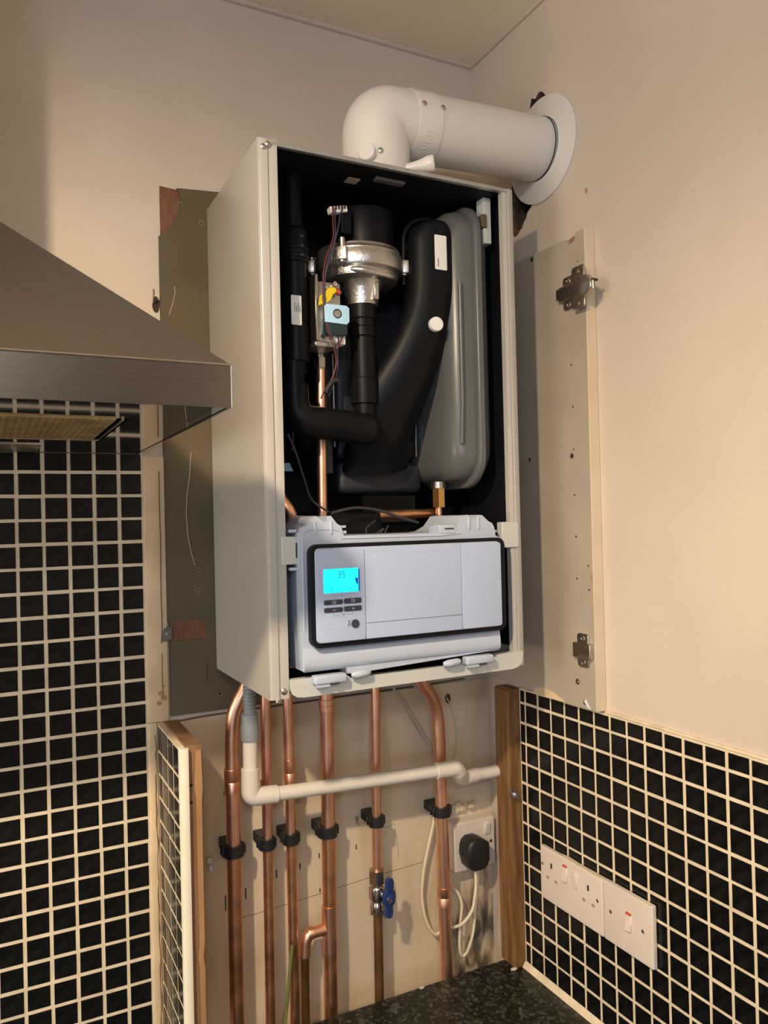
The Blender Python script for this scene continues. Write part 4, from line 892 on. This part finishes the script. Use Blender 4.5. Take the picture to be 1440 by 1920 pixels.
# ragged black mortar gap beside it
zz = .80; pts_ = []
while zz < 1.242:
    pts_.append((.1835 + random.uniform(-.0011, .0011), zz)); zz += random.uniform(.006, .022)
bm = new(); q = [Vector((x, -.0062, z)) for x, z in pts_]; tube(bm, q, [random.uniform(.0004, .0013) for _ in q], 6); obj('mortar_gap', bm, m_crack, wall_back)

# ------------------------------------------------------------------ corner post
p = thing('corner_post', (.762, -.080, .772), 'knotty pine post standing in the corner beside the black tiles', 'post')
bm = new(); prism(bm, [(.7600, .772), (.7590, 1.2470), (.765, 1.2510), (.7855, 1.2490), (.7855, .772)], 'Y', -.1055, -.064); obj('timber', bm, m_pine, p)
for x, z, r in ((.7735, 1.1625, .0060), (.7700, .889, .0035)):
    bm = new(); lathe(bm, [(.0001, .0006), (r * .5, .0006), (r * .6, .0003), (r, 0)], (x, -.1054, z), (0, -1, 0), 18); obj('knot', bm, m_redwood, p)
an = thing('wall_anchor', (.764, -.112, 1.062), 'bent zinc fixing screwed to the corner post beside the waste pipe', 'anchor')
bm = new(); lathe(bm, [(.008, 0), (.008, .0015), (.004, .002)], (.7640, -.1055, 1.0715), (0, -1, 0), 20); obj('washer', bm, m_zinc, an)
bm = new(); cyl(bm, (.7640, -.1070, 1.0715), (.7605, -.122, 1.0735), .0034, n=12); cyl(bm, (.7625, -.1120, 1.072), (.7615, -.1165, 1.0727), .0062, n=6); obj('bolt', bm, m_chrome, an)
an = thing('wall_anchor', (.262, -.010, 1.010), 'torn white wall plug left in the wall beside the tiled stud', 'anchor')
bm = new(); cyl(bm, (.2615, -.002, 1.0280), (.2600, -.012, 1.0300), .0055, .0045, 10); obj('plug_collar', bm, m_chrome, an)
bm = new(); box(bm, .2585, .2645, -.013, -.003, 1.0120, 1.0215, .002); obj('plug_body', bm, m_label, an)
bm = new(); prism(bm, [(.5095, 1.0470), (.5140, 1.0475), (.5135, 1.0405), (.5120, 1.0345), (.5108, 1.0405)], 'Y', -.003, -.010)
tag(obj('wall_anchor', bm, m_zinc), 'small grey screw sticking from the wall left of the blue-handled valve pipe', 'anchor')
bm = new(); tube(bm, [(.194, -.002, 1.886), (.1915, -.022, 1.8965), (.1905, -.027, 1.9005)], .0015, 8)
n_ = thing('nail', (.194, -.01, 1.878), 'bright nail sticking from a hole in the wall above the cooker hood', 'nail'); obj('shank', bm, m_chrome, n_)
bm = new(); prism(bm, [(.1985 + .0055 * math.cos(a) * (1 if math.cos(a) < 0 else 1), 1.8855 + .0125 * math.sin(a)) for a in [i * math.pi / 7 for i in range(14)]], 'Y', -.0002, -.0012); obj('nail_hole', bm, m_hole, n_)
ck = thing('metal_cleat', (.203, -.008, 1.372), 'small grey metal cleat at the foot of the upper bare board', 'bracket')
bm = new(); prism(bm, [(.1955, 1.3735), (.1985, 1.3905), (.2045, 1.3945), (.2095, 1.3940), (.2090, 1.3760), (.2000, 1.3730)], 'Y', -.006, -.0135); obj('plate', bm, m_oldzinc, ck)
bm = new(); lathe(bm, [(.0022, 0), (.0020, .001), (.0001, .0014)], (.2010, -.0135, 1.3840), (0, -1, 0), 12); obj('rivet', bm, m_chrome, ck)

# ------------------------------------------------------------------ wall socket with plug and cables
def rocker_plate():
    so = thing('plug_socket', (.732, -.015, .921), 'white single switched socket on the back wall holding a black plug', 'socket')
    bm = new(); slab(bm, rrect(.6895, .7755, .9205, 1.0065, .003, 3), 'Y', -.003, -.030, .0025); obj('plate', bm, m_socket, so)
    bm = new(); t = bmesh.new(); box(t, -.0055, .0055, -.003, .003, -.011, .011, .001, 1); join(bm, t, Matrix.Translation((.7585, -.031, .9880)) @ Matrix.Rotation(math.radians(9), 4, 'X')); obj('rocker', bm, m_socket, so)
    bm = new(); lathe(bm, [(.0001, .0002), (.0026, .0002), (.0030, 0)], (.7665, -.0301, .9630), (0, -1, 0), 14); obj('screw_hole', bm, m_hole, so)
    pl = thing('mains_plug', (.722, -.045, .930), 'black three-pin plug pushed into the back wall socket', 'plug')
    bm = new(); slab(bm, [(.6985, .9560), (.6990, .9700), (.7030, .9800), (.7110, .9850), (.7260, .9850), (.7370, .9800), (.7450, .9745), (.7455, .9440), (.7400, .9330), (.7330, .9290), (.7120, .9290), (.7030, .9370)], 'Y', -.0303, -.062, .008); obj('body', bm, m_clip, pl, 60)
    bm = new(); box(bm, .6965, .7000, -.042, -.032, .955, .963, .001, 1); obj('grip_lug', bm, m_clip, pl)
rocker_plate()
def cable(pts, r, m, label, group='white cables below the boiler'):
    tag(obj('cable', tube(new(), spline(pts, 8), r, 10), m), label, 'cable', group)
cable([(.7205, -.048, .931), (.7195, -.050, .905), (.7150, -.052, .883), (.7080, -.052, .860), (.6900, -.045, .838), (.6700, -.024, .826), (.6520, -.018, .8190), (.6350, -.018, .8480), (.6280, -.018, .890), (.6320, -.018, .930), (.6420, -.018, .970), (.6540, -.018, 1.010), (.6580, -.018, 1.030)], .0028, m_cable, 'cream mains cable looping from the plug behind the right copper pipe')
cable([(.7280, -.044, .931), (.7290, -.042, .905), (.7240, -.040, .860), (.7190, -.038, .815), (.7080, -.036, .784), (.6980, -.034, .776), (.6925, -.034, .792), (.6960, -.032, .830), (.7015, -.030, .862), (.6985, -.026, .880), (.6900, -.022, .893)], .0026, m_cable, 'cream cable hanging in a narrow loop under the plug socket')
cable([(.5720, -.030, 1.300), (.5810, -.022, 1.258), (.6020, -.018, 1.230), (.6240, -.014, 1.195), (.6500, -.012, 1.155), (.6600, -.012, 1.130)], .0024, m_cable_grey, 'grey-white cable slanting down from the boiler behind the right copper pipe')
cable([(.6020, -.016, 1.300), (.6160, -.015, 1.272), (.6300, -.014, 1.252), (.6480, -.013, 1.232), (.662, -.012, 1.215)], .0024, m_cable_grey, 'short white cable crossing behind the kinked top of the right copper pipe')
cable([(.6950, -.006, 1.226), (.7050, -.007, 1.205), (.7120, -.008, 1.175), (.7130, -.008, 1.140), (.7060, -.008, 1.115)], .0011, m_cable_grey, 'hair-thin wire curving down the wall right of the kinked copper pipe')
obj('wall_knot_hole', prism(new(), [(.693, 1.226), (.699, 1.233), (.704, 1.229), (.705, 1.221), (.700, 1.213), (.695, 1.218)], 'Y', -.0028, -.0040), m_brick, wall_back)

# ------------------------------------------------------------------ old cabinet panel on the right wall with its hinges
XP = XR - .018
pn = thing('wall_board', (XR - .009, -.19, 1.2525), 'tall cream cupboard board with hinges, left fixed on the right wall beside the boiler', 'board')
bm = new(); prism(bm, [(-.3155, 1.2555), (-.3155, 1.9785), (-.2960, 1.9785), (-.2930, 1.9665), (-.2800, 1.9635), (-.2740, 1.9740), (-.2600, 1.9755), (-.030, 1.9790), (-.030, 1.2620), (-.240, 1.2555)], 'X', XP, XR - .0005); obj('board', bm, m_mdf, pn)
obj('front_edging', box(new(), XP - .0003, XR - .0005, -.3175, -.3150, 1.2550, 1.9790, .0004, 1), m_edge, pn)
bm = new(); prism(bm, [(-.2935, 1.9670), (-.2960, 1.9785), (-.2720, 1.9745), (-.2790, 1.9640)], 'X', XP + .006, XR - .001); obj('chipped_corner', bm, m_stud, pn)
for y, z, r in ((-.2792, 1.7798, .0017), (-.2803, 1.7148, .0017), (-.2795, 1.6502, .0016), (-.2752, 1.6400, .0042), (-.2790, 1.5798, .0018), (-.2800, 1.5159, .0018), (-.2800, 1.4514, .0018), (-.1700, 1.6423, .0034), (-.1890, 1.9695, .0042), (-.2750, 1.2930, .0046), (-.2907, 1.2640, .004), (-.3060, 1.4720, .0018), (-.3065, 1.4360, .0018), (-.3000, 1.9330, .0013)):
    bm = new(); lathe(bm, [(.0001, .0003), (r * .8, .0003), (r, 0)], (XP, y, z), (-1, 0, 0), 14); obj('screw_hole', bm, m_hole, pn)
bm = new(); lathe(bm, [(.0001, .0009), (.0020, .0009), (.0030, .0003)], (XP, -.2750, 1.2930), (-1, 0, 0), 14); obj('screw_head', bm, m_brass, pn)
bm = new(); prism(bm, [(-.3120, 1.4560), (-.3155, 1.4620), (-.3155, 1.4460), (-.3125, 1.4480), (-.3105, 1.4520)], 'X', XP - .0004, XP); obj('chip', bm, m_scuff, pn)
bm = new(); prism(bm, [(-.2890, 1.2655), (-.2930, 1.2700), (-.3000, 1.2610), (-.3040, 1.2560), (-.2960, 1.2580)], 'X', XP - .0006, XP); obj('chip', bm, m_label, pn)
bm = new(); prism(bm, [(-.165, 1.257), (-.175, 1.2665), (-.190, 1.2690), (-.215, 1.2665), (-.235, 1.2600), (-.245, 1.2555), (-.20, 1.2550)], 'X', XP - .0012, XP); obj('filler_smear', bm, m_plaster, pn)

def hinge_plate(y, z, label):
    bm = new(); slab(bm, rrect(y - .0125, y + .0125, z - .0255, z + .0255, .005, 4), 'X', XP, XP - .003, .001); h = obj('hinge', bm, m_zinc, pn); h['label'] = label
    bm = new(); slab(bm, rrect(y - .0215, y + .0175, z - .0115, z + .0115, .002, 3), 'X', XP, XP - .008, .0015); obj('plate_boss', bm, m_zinc, h)
    bm = new(); box(bm, XP - .0088, XP - .0076, y - .020, y + .015, z - .004, z + .004); obj('boss_slot', bm, m_hole, h)
    for dz in (-.0185, .0185):
        bm = new(); lathe(bm, [(.0046, 0), (.0042, .0012), (.002, .0014), (.0015, .0006), (.0001, .0006)], (XP - .003, y, z + dz), (-1, 0, 0), 14); obj('plate_screw', bm, m_chrome, h)
    return h
hinge_plate(-.2920, 1.3435, 'bare cross-shaped hinge mounting plate')
h = hinge_plate(-.2800, 1.8900, 'folded steel hinge with its cup')
bm = new(); slab(bm, rrect(-.3080, -.2600, 1.8815, 1.8985, .002, 3), 'X', XP - .006, XP - .011, .0015); obj('arm', bm, m_steel, h)
bm = new(); slab(bm, rrect(-.3285, -.3010, 1.8570, 1.9200, .004, 4), 'X', XP - .0115, XP - .0140, .0008); obj('flange', bm, m_zinc, h)
bm = new(); slab(bm, [(-.3190, 1.8745), (-.3190, 1.8990), (-.3230, 1.9020), (-.3400, 1.9000), (-.3510, 1.8900), (-.3520, 1.8780), (-.3400, 1.8700), (-.3230, 1.8700)], 'X', XP - .0135, XP - .0225, .002); obj('cup', bm, m_zinc, h)
bm = new(); cyl(bm, (XP - .020, -.3520, 1.8890), (XP - .010, -.3520, 1.8890), .0018, n=10); obj('pivot', bm, m_hole, h)
bm = new(); cyl(bm, (XP - .018, -.3520, 1.8760), (XP - .018, -.3520, 1.8880), .0013, n=10); obj('pivot_rod', bm, m_chrome, h)
for z in (1.8640, 1.9120):
    bm = new(); lathe(bm, [(.0038, 0), (.0034, .001), (.001, .0014)], (XP - .0140, -.3140, z), (-1, 0, 0), 14); obj('flange_screw', bm, m_chrome, h)

# ------------------------------------------------------------------ sockets on the right wall
def wall_plate(y0, y1, z0, z1, label, name, cat, rockers, slots, holes, screws):
    d = thing(name, (XR - .008, (y0 + y1) / 2, z0), label, cat, 'white wall plates on the tiles')
    x = XR - .0140
    bm = new(); slab(bm, rrect(y0, y1, z0, z1, .002, 3), 'X', XR - .0066, x, .0022); obj('plate', bm, m_socket, d)
    for y, z, on in rockers:
        bm = new(); t = bmesh.new(); box(t, -.0026, .0026, -.0055, .0055, -.0115, .0115, .0012, 1); join(bm, t, Matrix.Translation((x - .0006, y, z)) @ Matrix.Rotation(math.radians(10 if on else -3), 4, 'Y')); rk = obj('rocker', bm, m_socket, d)
        if on:
            bm = new(); t = bmesh.new(); box(t, -.0006, .0006, -.0048, .0048, -.0016, .0016); join(bm, t, Matrix.Translation((x - .0009, y, z + .0132)) @ Matrix.Rotation(math.radians(30), 4, 'Y')); obj('red_stripe', bm, m_red, rk)
    for y, z in slots: obj('earth_slot', box(new(), x - .0003, x + .001, y - .0021, y + .0021, z - .0043, z + .0043), m_hole, d)
    for y, z in holes: obj('pin_slot', box(new(), x - .0003, x + .001, y - .0032, y + .0032, z - .0021, z + .0021), m_scuff, d)
    for y, z in screws:
        bm = new(); lathe(bm, [(.0001, .0003), (.0022, .0003), (.0028, 0)], (x, y, z), (-1, 0, 0), 14); obj('plate_screw', bm, m_zinc, d)
wall_plate(-.3130, -.1660, .9180, 1.0040, 'white double switched socket on the black tiles', 'double_socket', 'socket', [(-.2290, .9790, True), (-.2535, .9790, False)], [(-.1945, .9790), (-.2820, .9790)], [(-.1850, .9570), (-.2060, .9570), (-.2720, .9570), (-.2930, .9570)], [(-.1715, .9750), (-.3020, .9680)])
wall_plate(-.4120, -.3145, .9180, 1.0060, 'white single cooker switch plate right of the double socket', 'wall_switch', 'switch', [(-.3670, .9640, True)], [], [], [(-.3300, .9640), (-.3935, .9640)])
bm = new(); prism(bm, [(-.21, 1.004), (-.23, 1.0065), (-.26, 1.005), (-.30, 1.0055), (-.41, 1.006), (-.41, 1.003), (-.21, 1.003)], 'X', XR - .0135, XR - .0066); obj('cement_smear', bm, m_seal, wall_right)
# pock marks in the paint of the right wall
bm = new(); prism(bm, [(-.3010, 2.0480), (-.3060, 2.0440), (-.3040, 2.0370), (-.3000, 2.0400)], 'X', XR - .0006, XR + .001); obj('paint_chip', bm, m_scuff, wall_right)
